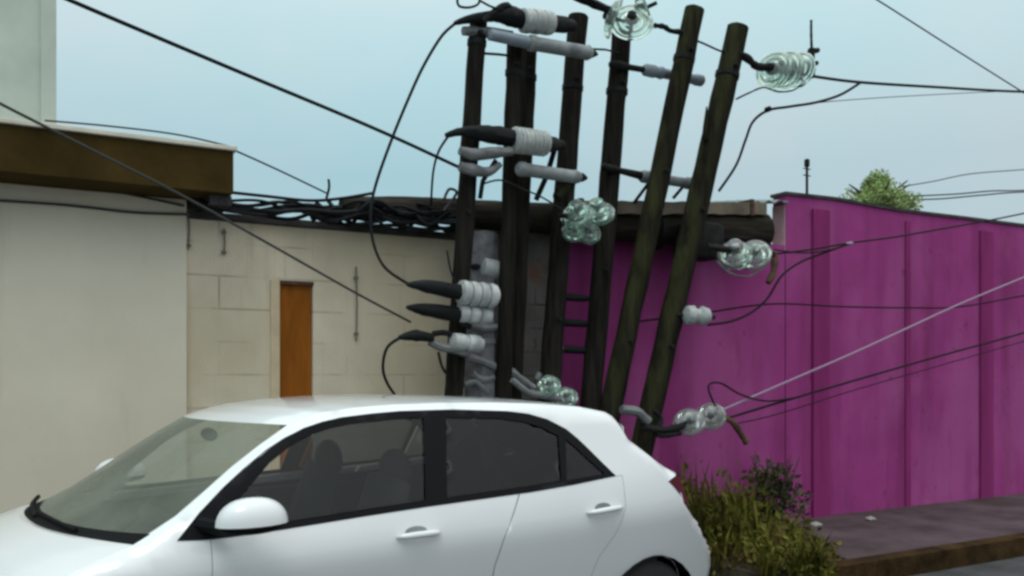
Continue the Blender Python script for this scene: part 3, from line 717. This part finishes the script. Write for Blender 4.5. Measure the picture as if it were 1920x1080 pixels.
cable('lowest of the distant lines right of the tree', [(1690, 374), (1760, 373), (1840, 366), (1920, 360), (2100, 356)], 14.5, 4, 'cable_black', grp='distant lines behind the pink wall')
cable('thin wire running along the top edge of the brown fascia', [(84, 226), (200, 236), (330, 252), (429, 274)], [6.25, 6.05], 3)
cable('thin tie wire between the two mossy posts', [(1296, 72), (1320, 82), (1352, 96), (1376, 100)], [5.72, 5.64], 5)
cable('upper of two thin wires under the brown fascia', [(-60, 326), (100, 343), (230, 362), (345, 386)], 6.28, 4, 'cable_grey')
cable('lower of two thin wires under the brown fascia', [(-60, 372), (120, 384), (250, 398), (350, 402)], 6.29, 4, 'cable_grey')
cable('faint thin line across the sky right of the hanging tap cable', [(1440, 206), (1560, 190), (1740, 178), (1920, 170), (2100, 166)], [5.8, 6.6], 2.2, 'cable_grey')
cable('thin lower line meeting the pale splice from the rusty shackle', [(1452, 468), (1500, 474), (1548, 470), (1592, 458)], [5.62, 5.76], 4)
cable('thin sagging line low under the dark wire on the pink wall', [(1372, 796), (1460, 776), (1600, 732), (1760, 686), (1920, 640), (2060, 600)], [5.55, 5.9], 3)
cable('thin slack wire hanging between the first post and the concrete post', [(838, 470), (846, 510), (858, 535), (880, 546)], [5.78, 5.7], 4)
cable('thin wire from the top glass string towards the upper left edge', [(1142, 18), (1090, -10), (1030, -40)], [5.74, 5.6], 4)
cable('loose grey wire trailing over the fallen pole between the posts', [(905, 345), (940, 338), (985, 356), (1020, 372), (1060, 398), (1080, 420)], [5.75, 5.9], 4, 'cable_grey')
# tangle along the wall top
for k in range(13):
    x0 = random.uniform(350, 420) if k < 8 else random.uniform(560, 640)
    pts = []
    for i in range(9):
        x = x0 + (868 - x0) * i / 8
        base = 384 + (x - 360) * .072
        spread = 8 + 16 * min(1, max(0, (x - 430) / 250))
        pts.append((x, base + random.uniform(-spread, spread * .7) + (3 if k % 3 else -8)))
    cable('black cable sagging in the tangle along the top of the beige wall', pts, [random.uniform(6.05, 6.28) for _ in pts], random.uniform(5, 10), random.choice(['cable_black', 'black_rubber', 'black_rubber']), grp='tangled cables on the beige wall top', n=6)
cable('taut upper cable over the tangle, running off the fascia end', [(425, 360), (500, 368), (580, 376), (640, 372), (700, 362)], 6.1, 6)
for lab, pts, rp in (('curled pale cable end left of the posts', [(832, 375), (842, 355), (856, 360), (846, 378), (832, 395)], 6),
                     ('bent cable end sticking up from the tangle beside the jumper', [(612, 372), (617, 352), (616, 336)], 5)):
    cable(lab, pts, 6.05, rp, 'cable_grey' if 'pale' in lab else 'cable_black')

# roof antennas
a1 = tag(empty('antenna_mast', at(1513, 366, 7.5)), 'dark antenna mast standing behind the left end of the pink wall', 'antenna')
tp, bt = at(1513, 298, 7.5), at(1513, 380, 7.5)
MB().tube([Vector((bt.x, bt.y, 0)), tp], .016, 8).build('mast', 'iron', a1)
MB().lathe(tp - Vector((0, 0, .10)), tp, [(0, .016), (.1, .032), (.9, .032), (1, .01)], 8).build('tip', 'iron', a1)
for dz in (.12, .2):
    MB().tube([tp + Vector((-.06, 0, -dz)), tp + Vector((.06, 0, -dz))], .007, 6).build('crossbar', 'iron', a1)

# ------------------------------------------------------------------ vegetation
def leaves(mb, c, rad, n, size, droop=.3, up=0):
    c = Vector(c)
    for _ in range(n):
        while True:
            q = Vector((random.uniform(-1, 1), random.uniform(-1, 1), random.uniform(-1, 1)))
            if .25 < q.length < 1: break
        p = c + Vector((q.x * rad[0], q.y * rad[1], q.z * rad[2]))
        d = (q + Vector((random.gauss(0, .6), random.gauss(0, .6), random.gauss(up, .6) - droop))).normalized()
        s = size * random.uniform(.6, 1.3); w = d.orthogonal().normalized(); w.rotate(Matrix.Rotation(random.uniform(0, 6.3), 3, d))
        nrm = d.cross(w)
        mb.add([p, p + d * s * .5 + w * s * .22 + nrm * s * .06, p + d * s, p + d * s * .5 - w * s * .22 + nrm * s * .06], [(0, 1, 2, 3)])
tr = at(1645, 372, 11.5)
tree = tag(empty('small_tree', (tr.x, 11.5, 0)), 'bushy light green tree top showing over the pink wall', 'tree')
tk = MB(); tk.tube([(tr.x, 11.5, 0), (tr.x + .05, 11.5, 2), (tr.x - .03, 11.5, tr.z + .1)], [.16, .13, .08], 10)
for k in range(9):
    a = k * .7; tk.tube([(tr.x, 11.5, tr.z - .6 + .05 * k), (tr.x + .35 * math.cos(a), 11.5 + .35 * math.sin(a), tr.z + .1), (tr.x + .6 * math.cos(a), 11.5 + .6 * math.sin(a), tr.z + .25)], [.05, .03, .012], 6)
tk.build('trunk', 'bark', tree)
cm = MB()
for k in range(52):
    a = random.uniform(0, 6.3); q = random.uniform(0, .66)
    z = tr.z - .35 + (.66 - q * .8) * random.uniform(0, 1.05)
    leaves(cm, (tr.x + q * math.cos(a), 11.5 + q * math.sin(a), z + .12), (.2, .2, .18), 150, .075)
cm.build('crown', 'leaf_light', tree, smooth=False)

def verge_z(x, y): return .14
# dark shrub against the wall corner
sh = at(1452, 960, 5.95)
shrub = tag(empty('shrub', (sh.x, 5.95, .12)), 'dark green shrub against the foot of the pink wall', 'shrub')
sm = MB()
for k in range(7):
    a = k * .9; sm.tube([(sh.x, 5.95, .1), (sh.x + .1 * math.cos(a), 5.95 + .1 * math.sin(a), .45), (sh.x + .22 * math.cos(a), 5.95 + .22 * math.sin(a), .85)], [.014, .01, .005], 5)
sm.build('stems', 'bark', shrub)
sm = MB()
for k in range(20):
    a = random.uniform(0, 6.3); z = random.uniform(.15, .70); q = random.uniform(0, .36) * (1.15 - z * .8)
    leaves(sm, (sh.x + q * math.cos(a), 5.95 + q * .8 * math.sin(a), z + .05), (.13, .13, .13), 90, .06)
sm.build('foliage', 'leaf_dark', shrub, smooth=False)
# weeds on the verge
wm = MB()
for k in range(760):
    x, y = random.uniform(4.55, 6.75), random.uniform(4.42, 6.28)
    if x < 4.3 + (6.0 - y) * .42: continue
    if x > 5.25 and y < 4.74: continue
    lim = 5.72 + (y - 5) * .42 + random.gauss(0, .10)
    if x > lim: continue
    h = random.triangular(.12, .75, .28) * (1.15 if y > 5.3 else .7) * max(.45, min(1, (lim - x) * 1.8))
    for b in range(random.randint(5, 9)):
        a = random.uniform(0, 6.3); l = random.uniform(.05, .20); hh = h * random.uniform(.5, 1.1); w_ = random.uniform(.006, .014)
        ca, sa = math.cos(a), math.sin(a)
        p0 = Vector((x, y, .08)); p1 = p0 + Vector((ca * l * .4, sa * l * .4, hh * .7)); p2 = p0 + Vector((ca * l, sa * l, hh))
        s_ = Vector((-sa, ca, 0)) * w_
        wm.add([p0 - s_, p0 + s_, p1 + s_, p1 - s_, p2], [(0, 1, 2, 3), (3, 2, 4)])
    if random.random() < .75:
        leaves(wm, (x, y, .08 + h * .6), (.11, .11, h * .5), random.randint(6, 24), random.uniform(.04, .085), .1, .2)
kind(wm.build('weeds', 'weed_olive', smooth=False), 'stuff')
for px, py, Y_, lab in ((1530, 984, 5.4, 'pale scrap of litter lying at the edge of the weeds'), (1632, 973, 5.7, 'small grey scrap of litter on the pavement below the pink wall')):
    c = at(px, py, Y_); z = .165 if px > 1600 else .30
    k_ = (z - EYE) / (c.z - EYE); c = Vector((c.x * k_, c.y * k_, z))
    o = MB().add([c + Vector((dx * .7, dy * .7, dz * .6)) for dx, dy, dz in ((-.07, -.04, 0), (.06, -.05, .015), (.075, .03, .0), (-.05, .05, .02), (0, 0, .05), (-.07, -.04, -.012), (.06, -.05, -.01), (.075, .03, -.012), (-.05, .05, -.01))],
                 [(0, 1, 4), (1, 2, 4), (2, 3, 4), (3, 0, 4), (5, 8, 7, 6), (0, 5, 6, 1), (1, 6, 7, 2), (2, 7, 8, 3), (3, 8, 5, 0)]).build('litter', 'paper_white', smooth=False)
    tag(o, lab, 'litter')

# ------------------------------------------------------------------ the white hatchback
PSI = R(8); OX, OY = .5, 3.38; cpsi, spsi = math.cos(PSI), math.sin(PSI)
car = tag(empty('parked_car', (OX, OY, 0), PSI), 'white five door hatchback parked in front of the posts and walls', 'car')
WID = 1.70
def cpx(px, py, y=None, it=60):
    """pixel -> (x, z) on the near side of the car body"""
    yl = .1 if y is None else y
    a = (px - 960) / F; dx, dy, dz = a * CS + SN, CS - a * SN, (HZ - py) / F
    for _ in range(it):
        d = (yl - spsi * OX + cpsi * OY) / (-spsi * dx + cpsi * dy)
        X, Y_, Z = d * dx - OX, d * dy - OY, EYE + d * dz
        x, z = X * cpsi + Y_ * spsi, Z
        if y is not None: break
        yl += .35 * (inset(x, z) - yl)
    return (x, z)
# upper outline of the side: x, z, centre shift in x, centre rise in z, what the strip after it is
UP = [(-.70, .20, -.08, 0, 'bumper'), (-.76, .34, -.10, 0, 'bumper'), (-.77, .50, -.12, 0, 'bumper'), (-.72, .64, -.13, 0, 'bumper'), (-.64, .75, -.14, .01, 'hood'), (-.52, .835, -.15, .03, 'hood'), (-.38, .905, -.17, .045, 'hood'),
      (-.25, .955, -.19, .040, 'hood'), (-.16, .985, -.21, .03, 'hood'), (-.125, .998, -.22, .012, 'cowl'), (-.10, 1.010, -.22, .0, 'cowl'), (-.062, 1.029, -.22, -.003, 'windscreen'), (.04, 1.082, -.22, -.003, 'windscreen'), (.165, 1.168, -.21, 0, 'windscreen'),
      (.28, 1.250, -.20, .003, 'windscreen'), (.405, 1.328, -.20, .006, 'windscreen'), (.535, 1.402, -.20, .008, 'roof'), (.60, 1.428, -.18, .012, 'roof'), (.70, 1.452, -.15, .018, 'roof'), (.85, 1.468, -.10, .024, 'roof'), (1.05, 1.477, -.05, .026, 'roof'), (1.3, 1.480, 0, .026, 'roof'),
      (1.6, 1.476, .02, .024, 'roof'), (1.9, 1.463, .04, .020, 'roof'), (2.15, 1.443, .07, .014, 'roof'), (2.33, 1.410, .10, .008, 'roof'), (2.375, 1.385, .12, .006, 'roof'), (2.40, 1.352, .12, .004, 'roof'), (2.385, 1.300, .10, .002, 'hatch_glass'), (2.50, 1.222, .12, .006, 'hatch_glass'),
      (2.62, 1.136, .13, .004, 'tailgate'), (2.68, 1.098, .14, 0, 'tailgate'), (2.76, 1.066, .15, 0, 'tailgate'), (2.655, 1.034, .20, 0, 'tailgate'), (2.745, .955, .23, 0, 'tailgate'), (2.84, .868, .24, 0, 'tailgate'), (2.95, .785, .24, 0, 'bumper'), (3.07, .69, .22, 0, 'bumper'), (3.20, .58, .20, 0, 'bumper'), (3.29, .47, .18, 0, 'bumper'),
      (3.31, .34, .15, 0, 'bumper'), (3.26, .22, .13, 0, 'bumper')]
def zrail(x):
    best = 0
    for (x0, z0, *_), (x1, z1, *_) in zip(UP, UP[1:]):
        if min(x0, x1) <= x <= max(x0, x1) and abs(x1 - x0) > 1e-6:
            best = max(best, z0 + (z1 - z0) * (x - x0) / (x1 - x0))
    return best or 9
def inset(x, z):
    zb = 1.005 + .039 * x
    if z <= .86: v = .145 * ((.86 - z) / .6) ** 1.15
    elif z <= zb: v = .045 * ((z - .86) / (zb - .86)) ** 1.8
    else: v = .045 + (z - zb) * .40
    zr = zrail(x) if x > -.6 else 9
    q = (z - (zr - .035)) / .035
    if q > 0: v += .045 * min(q, 1) ** 2
    if x < 0: v += .20 * (-x / .75) ** 2.3
    if x > 2.35: v += .15 * ((x - 2.35) / .85) ** 2.0
    return v
def inside(p, poly):
    x, y = p; c = False; n = len(poly)
    for i in range(n):
        (x0, y0), (x1, y1) = poly[i], poly[(i + 1) % n]
        if (y0 > y) != (y1 > y) and x < (x1 - x0) * (y - y0) / (y1 - y0) + x0: c = not c
    return c
def dens(poly, step=.05, close=True):
    out = []; n = len(poly)
    for i in range(n if close else n - 1):
        a, b = Vector(poly[i]), Vector(poly[(i + 1) % n]); k = max(1, int((b - a).length / step))
        out += [tuple(a.lerp(b, j / k)) for j in range(k)]
    if not close: out.append(tuple(poly[-1]))
    return out
def smooth2(pts, n=5):
    return [(q.x, q.y) for q in spline([(p[0], p[1], 0) for p in pts], n)]
def shrink(poly, d):
    """offset a polygon inwards"""
    n = len(poly); A = sum(poly[i][0] * poly[(i + 1) % n][1] - poly[(i + 1) % n][0] * poly[i][1] for i in range(n))
    s = 1 if A > 0 else -1; out = []
    for i in range(n):
        p, a, b = Vector(poly[i]), Vector(poly[i - 1]), Vector(poly[(i + 1) % n])
        e1, e2 = (p - a), (b - p)
        if e1.length < 1e-6 or e2.length < 1e-6: out.append(tuple(p)); continue
        n1, n2 = Vector((-e1.y, e1.x)).normalized() * s, Vector((-e2.y, e2.x)).normalized() * s
        m_ = n1 + n2
        m_ = m_.normalized() / max(.5, m_.normalized().dot(n1)) if m_.length > .1 else n1
        out.append(tuple(p + m_ * d))
    return out
def panel(outer, holes=(), step=.045, off=0.0, far=False, mb=None, thick=.012):
    """skin the polygon (x, z) onto the side surface"""
    verts, edges = [], []
    for poly in [outer] + list(holes):
        q = dens(poly, step); k = len(verts); verts += [Vector(p) for p in q]
        edges += [(k + i, k + (i + 1) % len(q)) for i in range(len(q))]
    xs_, zs_ = [p[0] for p in outer], [p[1] for p in outer]
    x = min(xs_) + step * .5
    polys = [outer] + list(holes)
    while x < max(xs_):
        z = min(zs_) + step * .5
        while z < max(zs_):
            if inside((x, z), outer) and not any(inside((x, z), h) for h in holes):
                pv = Vector((x, z))
                if all((v - pv).length > step * .55 for v in verts[:1] ) and min((v - pv).length_squared for v in verts) > (step * .5) ** 2:
                    verts.append(pv)
            z += step
        x += step
    vo, eo, fo, *_ = delaunay_2d_cdt(verts, edges, [], 0, 1e-5)
    tri = []
    for f in fo:
        c = sum((vo[i] for i in f), Vector((0, 0))) / len(f)
        if inside((c.x, c.y), outer) and not any(inside((c.x, c.y), h) for h in holes): tri.append(tuple(f))
    mb = mb or MB()
    def y_(v, t): 
        y = inset(v.x, v.y) - off + t
        return WID - y if far else y
    mb.add([(v.x, y_(v, 0), v.y) for v in vo], tri)
    return mb
# window outline, from the photograph, as (x, z) on the body side
DLO = [cpx(*p) for p in [(335, 1012), (375, 962), (420, 915), (458, 880), (500, 845), (535, 822), (570, 804), (605, 792), (640, 784), (695, 777), (750, 772), (850, 769), (950, 772), (990, 777), (1025, 787), (1060, 805), (1082, 823), (1102, 842), (1128, 868), (1152, 891),
                           (1080, 906), (1000, 920), (900, 934), (800, 948), (700, 963), (600, 979), (520, 992), (440, 1003), (385, 1010)]]
PANE_F = [cpx(*p) for p in [(424, 978), (448, 936), (505, 868), (542, 838), (580, 816), (618, 803), (655, 795), (750, 785), (793, 783), (797, 938), (700, 952), (600, 968), (520, 980), (440, 990)]]
PANE_R = [cpx(*p) for p in [(836, 783), (940, 785), (985, 792), (1015, 801), (1046, 817), (1052, 901), (1000, 910), (900, 924), (838, 933)]]
PANE_Q = [cpx(*p) for p in [(1060, 823), (1078, 838), (1098, 857), (1134, 889), (1062, 901)]]
RW, FW, AR = (2.535, .278), (-.06, .285), .35
def arch(c, r, z0=.2, n=14):
    a0 = math.asin((z0 - c[1]) / r)
    return [(c[0] + r * math.cos(math.pi - a0 - (math.pi - 2 * a0) * i / n), c[1] + r * math.sin(math.pi - a0 - (math.pi - 2 * a0) * i / n)) for i in range(n + 1)]
# door seams
SEAM = [cpx(*p) for p in [(974, 926), (962, 965), (945, 1010), (928, 1060)]]
sx = SEAM[-1]
S_F = [(.135, 1.0), (.13, .85), (.15, .66), (.32, .50), (.36, .27)]
S_R = [(2.29, 1.075), (2.28, .93), (2.22, .80), (2.12, .68), (2.06, .50), (2.02, .27)]
belt = lambda x: .985 + .048 * x
def lower_dlo(x0, x1):
    pts = sorted([p for p in DLO[20:] + [DLO[19], DLO[0]] if x0 < p[0] < x1])
    return pts
seam_low = SEAM + [(sx[0] - .03, .27)]
def belt_z(x):
    q = sorted(DLO[20:] + [DLO[19], DLO[0]])
    for (a, za), (b, zb_) in zip(q, q[1:]):
        if a <= x <= b: return za + (zb_ - za) * (x - a) / (b - a)
    return q[0][1] if x < q[0][0] else q[-1][1]
def doorpoly(front, rear, z0=.27):
    """front, rear: seams top -> bottom"""
    f, r = front, rear
    top = [(x, belt_z(x) - .004) for x in [f[0][0] + (r[0][0] - f[0][0]) * i / 14 for i in range(15)]]
    top[0] = (f[0][0], min(top[0][1], f[0][1] + .03)); 
    return top + r[1:] + f[:0:-1]
DF = doorpoly(S_F, seam_low); DR = doorpoly(seam_low, S_R)
OUT = [(p[0], p[1]) for p in UP]
low = [(RW[0] + AR * 1.0, .2)] + []
OUTER = dens(OUT, .05, close=False) + arch(RW, AR)[::-1] + arch(FW, AR)[::-1]
for far in (False, True):
    sgn2 = (lambda y: WID - y) if far else (lambda y: y)
    hole_doors = [shrink(DF, -.0015), shrink(DR, -.0015)]
    b = panel(OUTER, [DLO, DF, DR], far=far)
    bo = b.build('body_side', 'car_white', car, ang=180)
    for nm, poly, hx, hz_ in (('front_door', DF, None, None), ('rear_door', DR, None, None)):
        d_ = panel(shrink(poly, .0022), far=far).build(nm, 'car_white', car, ang=180)
        hp = (cpx(747, 1008, -.01), cpx(828, 998, -.01)) if nm == 'front_door' else (cpx(1101, 962, .0), cpx(1167, 950, .0))
        (hx0, hz0), (hx1, hz1) = hp
        pts = []
        for i in range(9):
            t = i / 8; x = hx0 + (hx1 - hx0) * t; z = hz0 + (hz1 - hz0) * t + .004 * math.sin(math.pi * t)
            y = inset(x, z) - .006 - .028 * math.sin(math.pi * min(1, max(0, t * 1.0))) ** .55
            pts.append((x, WID - y if far else y, z))
        MB().tube(pts, [.006, .013, .015, .0155, .0155, .0155, .015, .013, .007], 10).build('handle', 'car_white', d_, ang=180)
        cx, cz = (hx0 + hx1) / 2 - .01, (hz0 + hz1) / 2 + .014
        ell = [(cx + .055 * math.cos(a * math.pi / 8), cz + .022 * math.sin(a * math.pi / 8)) for a in range(16)]
        panel(ell, off=.0015, far=far, step=.02).build('recess_shade', 'porcelain_grey', d_, ang=180)  # flat grey ellipse: shade of the handle recess put in as colour
    # dark reveal behind the door gaps
    panel(dens([(.36, .25), (2.1, .25), (2.12, .55), (2.05, .70), (2.3, .95), (2.3, 1.04), (.10, .95), (.10, .66), (.31, .50)], .05), off=-.012, far=far, step=.08).build('door_seal', 'plastic_black', car, ang=180)
    fr = panel(shrink(DLO, -.004), [PANE_F, PANE_R, PANE_Q], off=.003, far=far, step=.04).build('window_trim', 'trim_black', car, ang=180)
    panel(PANE_F, off=-.004, far=far).build('front_window', 'window_glass', car, ang=180)
    panel(PANE_R, off=-.004, far=far).build('rear_window', 'tinted_glass', car, ang=180)
    panel(PANE_Q, off=-.004, far=far).build('quarter_window', 'tinted_glass', car, ang=180)
    tl = [(2.640, 1.030), (2.745, 1.046), (2.80, .985), (2.875, .868), (2.80, .885), (2.725, .955)]
    tv = [(x, sgn2(inset(x, z) - .004), z) for x, z in tl] + [(x - .05, sgn2(.40), z) for x, z in tl]
    nn = len(tl)
    MB().add(tv, [tuple(range(nn)), tuple(range(nn, 2 * nn))[::-1]] + [(k, (k + 1) % nn, nn + (k + 1) % nn, nn + k) for k in range(nn)]).build('tail_lamp', 'lamp_red', car, ang=30)
    hl = [(-.72, .62), (-.63, .74), (-.40, .86), (-.42, .78), (-.62, .62)]
    panel(hl, off=.004, far=far, step=.03).build('headlamp', 'lamp_clear', car, ang=180)
    # mirror
    cx, cz = cpx(472, 976, -.11)
    my = -.115
    sgn = lambda y: WID - y if far else y
    v, f = [], []
    seg, rings = 20, 8
    def dome(top, zlow, a, b, c):
        v, f = [], []
        for i in range(rings + 1):
            th = (math.pi / 2) * i / rings
            for k in range(seg):
                q = 2 * math.pi * k / seg
                v.append((cx + a * math.sin(th) ** .8 * math.cos(q), sgn(my + b * math.sin(th) ** .8 * math.sin(q)), zlow + c * math.cos(th) * (1 if top else -1)))
        for i in range(rings):
            for k in range(seg):
                p, r_ = i * seg + k, i * seg + (k + 1) % seg; f.append((p, r_, r_ + seg, p + seg))
        f.append(tuple(range(rings * seg, rings * seg + seg)))
        return MB().add(v, f)
    mr = dome(True, cz - .012, .136, .085, .098).build('wing_mirror', 'car_white', car, ang=60)
    dome(False, cz - .0135, .130, .080, .035).build('mirror_base', 'plastic_black', mr, ang=60)
    MB().tube([(cx - .06, sgn(-.06), cz - .03), (cx - .10, sgn(.02), cz - .03), (cx - .13, sgn(.07), cz - .025)], [.03, .028, .03], 8).build('mirror_arm', 'plastic_black', mr)
# across the car
def strip(tags, extend=False):
    idx = [i for i in range(len(UP) - 1) if UP[i][4] in tags]; return idx
def top_mesh(i0, i1, inset_e=0.0, dz=0.0, nt_=28, split=5, t0=-1, t1=1):
    pts = []
    for i in range(i0, i1):
        for k in range(split):
            t = k / split; pts.append(tuple(UP[i][j] + (UP[i + 1][j] - UP[i][j]) * t for j in range(4)))
    pts.append(UP[i1][:4])
    v, f = [], []
    for (x, z, cx_, cz_) in pts:
        y0 = inset(x, z) + inset_e; hw = WID / 2 - y0
        for k in range(nt_ + 1):
            t = t0 + (t1 - t0) * k / nt_; t = math.copysign(min(1, abs(t)) ** .8, t)
            sh = 1 - abs(t) ** 2.3; sv = 1 - abs(t) ** 3
            v.append((x + cx_ * sh, WID / 2 + t * hw, z + cz_ * sv + dz))
    n = nt_ + 1
    for i in range(len(pts) - 1):
        for k in range(nt_): f.append((i * n + k, i * n + k + 1, i * n + n + k + 1, i * n + n + k))
    return MB().add(v, f)
def rng(name):
    ids = [i for i in range(len(UP)) if UP[i][4] == name]
    groups = []; 
    for i in ids:
        if groups and groups[-1][-1] == i - 1: groups[-1].append(i)
        else: groups.append([i])
    return [(g_[0], min(g_[-1] + 1, len(UP) - 1)) for g_ in groups]
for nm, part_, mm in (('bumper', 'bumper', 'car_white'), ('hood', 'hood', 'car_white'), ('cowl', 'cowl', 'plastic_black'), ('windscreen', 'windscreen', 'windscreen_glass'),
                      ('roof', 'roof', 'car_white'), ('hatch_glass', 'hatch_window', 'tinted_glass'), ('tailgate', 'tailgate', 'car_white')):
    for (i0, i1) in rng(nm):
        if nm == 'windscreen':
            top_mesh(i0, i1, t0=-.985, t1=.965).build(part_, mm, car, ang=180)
            top_mesh(i0, i1, t0=-1, t1=-.985, nt_=3).build('windscreen_pillar', 'car_white', car, ang=180)
            top_mesh(i0, i1, t0=.965, t1=1, nt_=3).build('windscreen_pillar', 'car_white', car, ang=180)
            continue
        top_mesh(i0, i1).build(part_, mm, car, ang=180)
# front grille and plates of the bumper
MB().box((-.90, .50, .36), (-.865, 1.20, .50), .01).build('grille', 'plastic_black', car)
# wipers
for wp in ([(-.255, .40, 1.022), (-.285, .65, 1.028), (-.30, .92, 1.030)], [(-.315, .90, 1.014), (-.285, 1.18, 1.026), (-.22, 1.42, 1.034)]):
    MB().tube(spline(wp, 4), .010, 6).build('wiper', 'plastic_black', car)
# cabin
MB().box((-.55, .10, .22), (2.75, WID - .10, .30)).build('floor_pan', 'interior', car, smooth=False)
MB().box((-.16, .16, .30), (.30, WID - .16, .965), .05).build('dashboard', 'interior', car)
for ysd in (.085, WID - .115):
    MB().box((.08, ysd, .30), (2.60, ysd + .03, .965)).build('door_card', 'interior', car, smooth=False)
hlm = top_mesh(18, 25, .03, -.035)
hlm.build('headliner', 'headliner', car, ang=180)
def seat(xb, y, w_, hz):
    hz -= .03; xb += .02
    s_ = MB().box((xb - .50, y - w_, .38), (xb + .02, y + w_, .54), .05)
    bm = s_
    q = MB().tube([(xb, y, .48), (xb + .10, y, .8), (xb + .18, y, 1.10)], [.20, .19, .16], 12)
    for v_ in q.v: v_.x = xb + (v_.x - xb) * 1.0; v_.y = y + (v_.y - y) * w_ / .19
    cx0 = {0: 0}
    for v_ in q.v:
        ax = xb + .18 * (v_.z - .48) / .62
        v_.x = ax + (v_.x - ax) * .42
    bm.add(q.v, q.f)
    o = bm.build('seat', 'interior', car)
    h_ = MB().blob((xb + .21, y, hz), (.062, .13, .115), 14, 8)
    h_.tube([(xb + .19, y - .05, 1.05), (xb + .21, y - .05, hz)], .008, 6); h_.tube([(xb + .19, y + .05, 1.05), (xb + .21, y + .05, hz)], .008, 6)
    h_.build('headrest', 'interior', o)
seat(.95, .48, .23, 1.17); seat(.95, WID - .48, .23, 1.17); seat(1.90, .46, .24, 1.13); seat(1.90, WID - .46, .24, 1.13)
sw = MB(); sw.tube([(.42 + .06 * math.sin(a * math.pi / 12), .48 + .18 * math.cos(a * math.pi / 12), .92 + .17 * math.sin(a * math.pi / 12)) for a in range(25)], .014, 8)
sw.tube([(.28, .48, .86), (.42, .48, .92)], .03, 8); sw.tube([(.42, .31, .92), (.42, .65, .92)], .014, 6)
sw.build('steering_wheel', 'plastic_black', car)
MB().blob((.40, WID / 2, 1.335), (.025, .10, .032), 12, 6).build('rear_view_mirror', 'plastic_black', car)
# wheels, wheel wells, underbody
MB().box((-.55, .12, .17), (3.0, WID - .12, .215)).build('underbody', 'plastic_black', car, smooth=False)
for c in (RW, FW):
    for far in (False, True):
        sg = (lambda y: WID - y) if far else (lambda y: y)
        w_ = MB(); n = 16; v, f = [], []
        for i in range(n + 1):
            a = math.pi * 1.10 * i / n - .05 * math.pi
            for y in (.035, .34): v.append((c[0] + (AR + .004) * math.cos(a), sg(y), c[1] + (AR + .004) * math.sin(a)))
        for i in range(n): f.append((2 * i, 2 * i + 1, 2 * i + 3, 2 * i + 2))
        f.append(tuple(2 * i + 1 for i in range(n + 1)))
        w_.add(v, f); w_.build('wheel_well', 'plastic_black', car)
        ctr = Vector((c[0], sg(.15), .30))
        ax = Vector((0, -1 if not far else 1, 0))
        wo = MB().lathe(ctr - ax * .09, ctr + ax * .09, [(0, .19), (0, .27), (.12, .297), (.3, .30), (.7, .30), (.88, .297), (1, .27), (1, .20), (.8, .195)], 32).build('wheel', 'tyre', car)
        rim = MB(); rim.lathe(ctr + ax * .03, ctr + ax * .085, [(0, .19), (.5, .195), (1, .198), (1, .185), (.4, .17)], 32)
        for k in range(7):
            a = 2 * math.pi * k / 7; d_ = Vector((math.cos(a), 0, math.sin(a)))
            rim.tube([ctr + ax * .075 + d_ * .04, ctr + ax * .07 + d_ * .185], [.03, .022], 6)
        rim.lathe(ctr + ax * .03, ctr + ax * .085, [(0, .06), (.8, .06), (1, .045)], 16)
        rim.build('rim', 'alloy', wo)
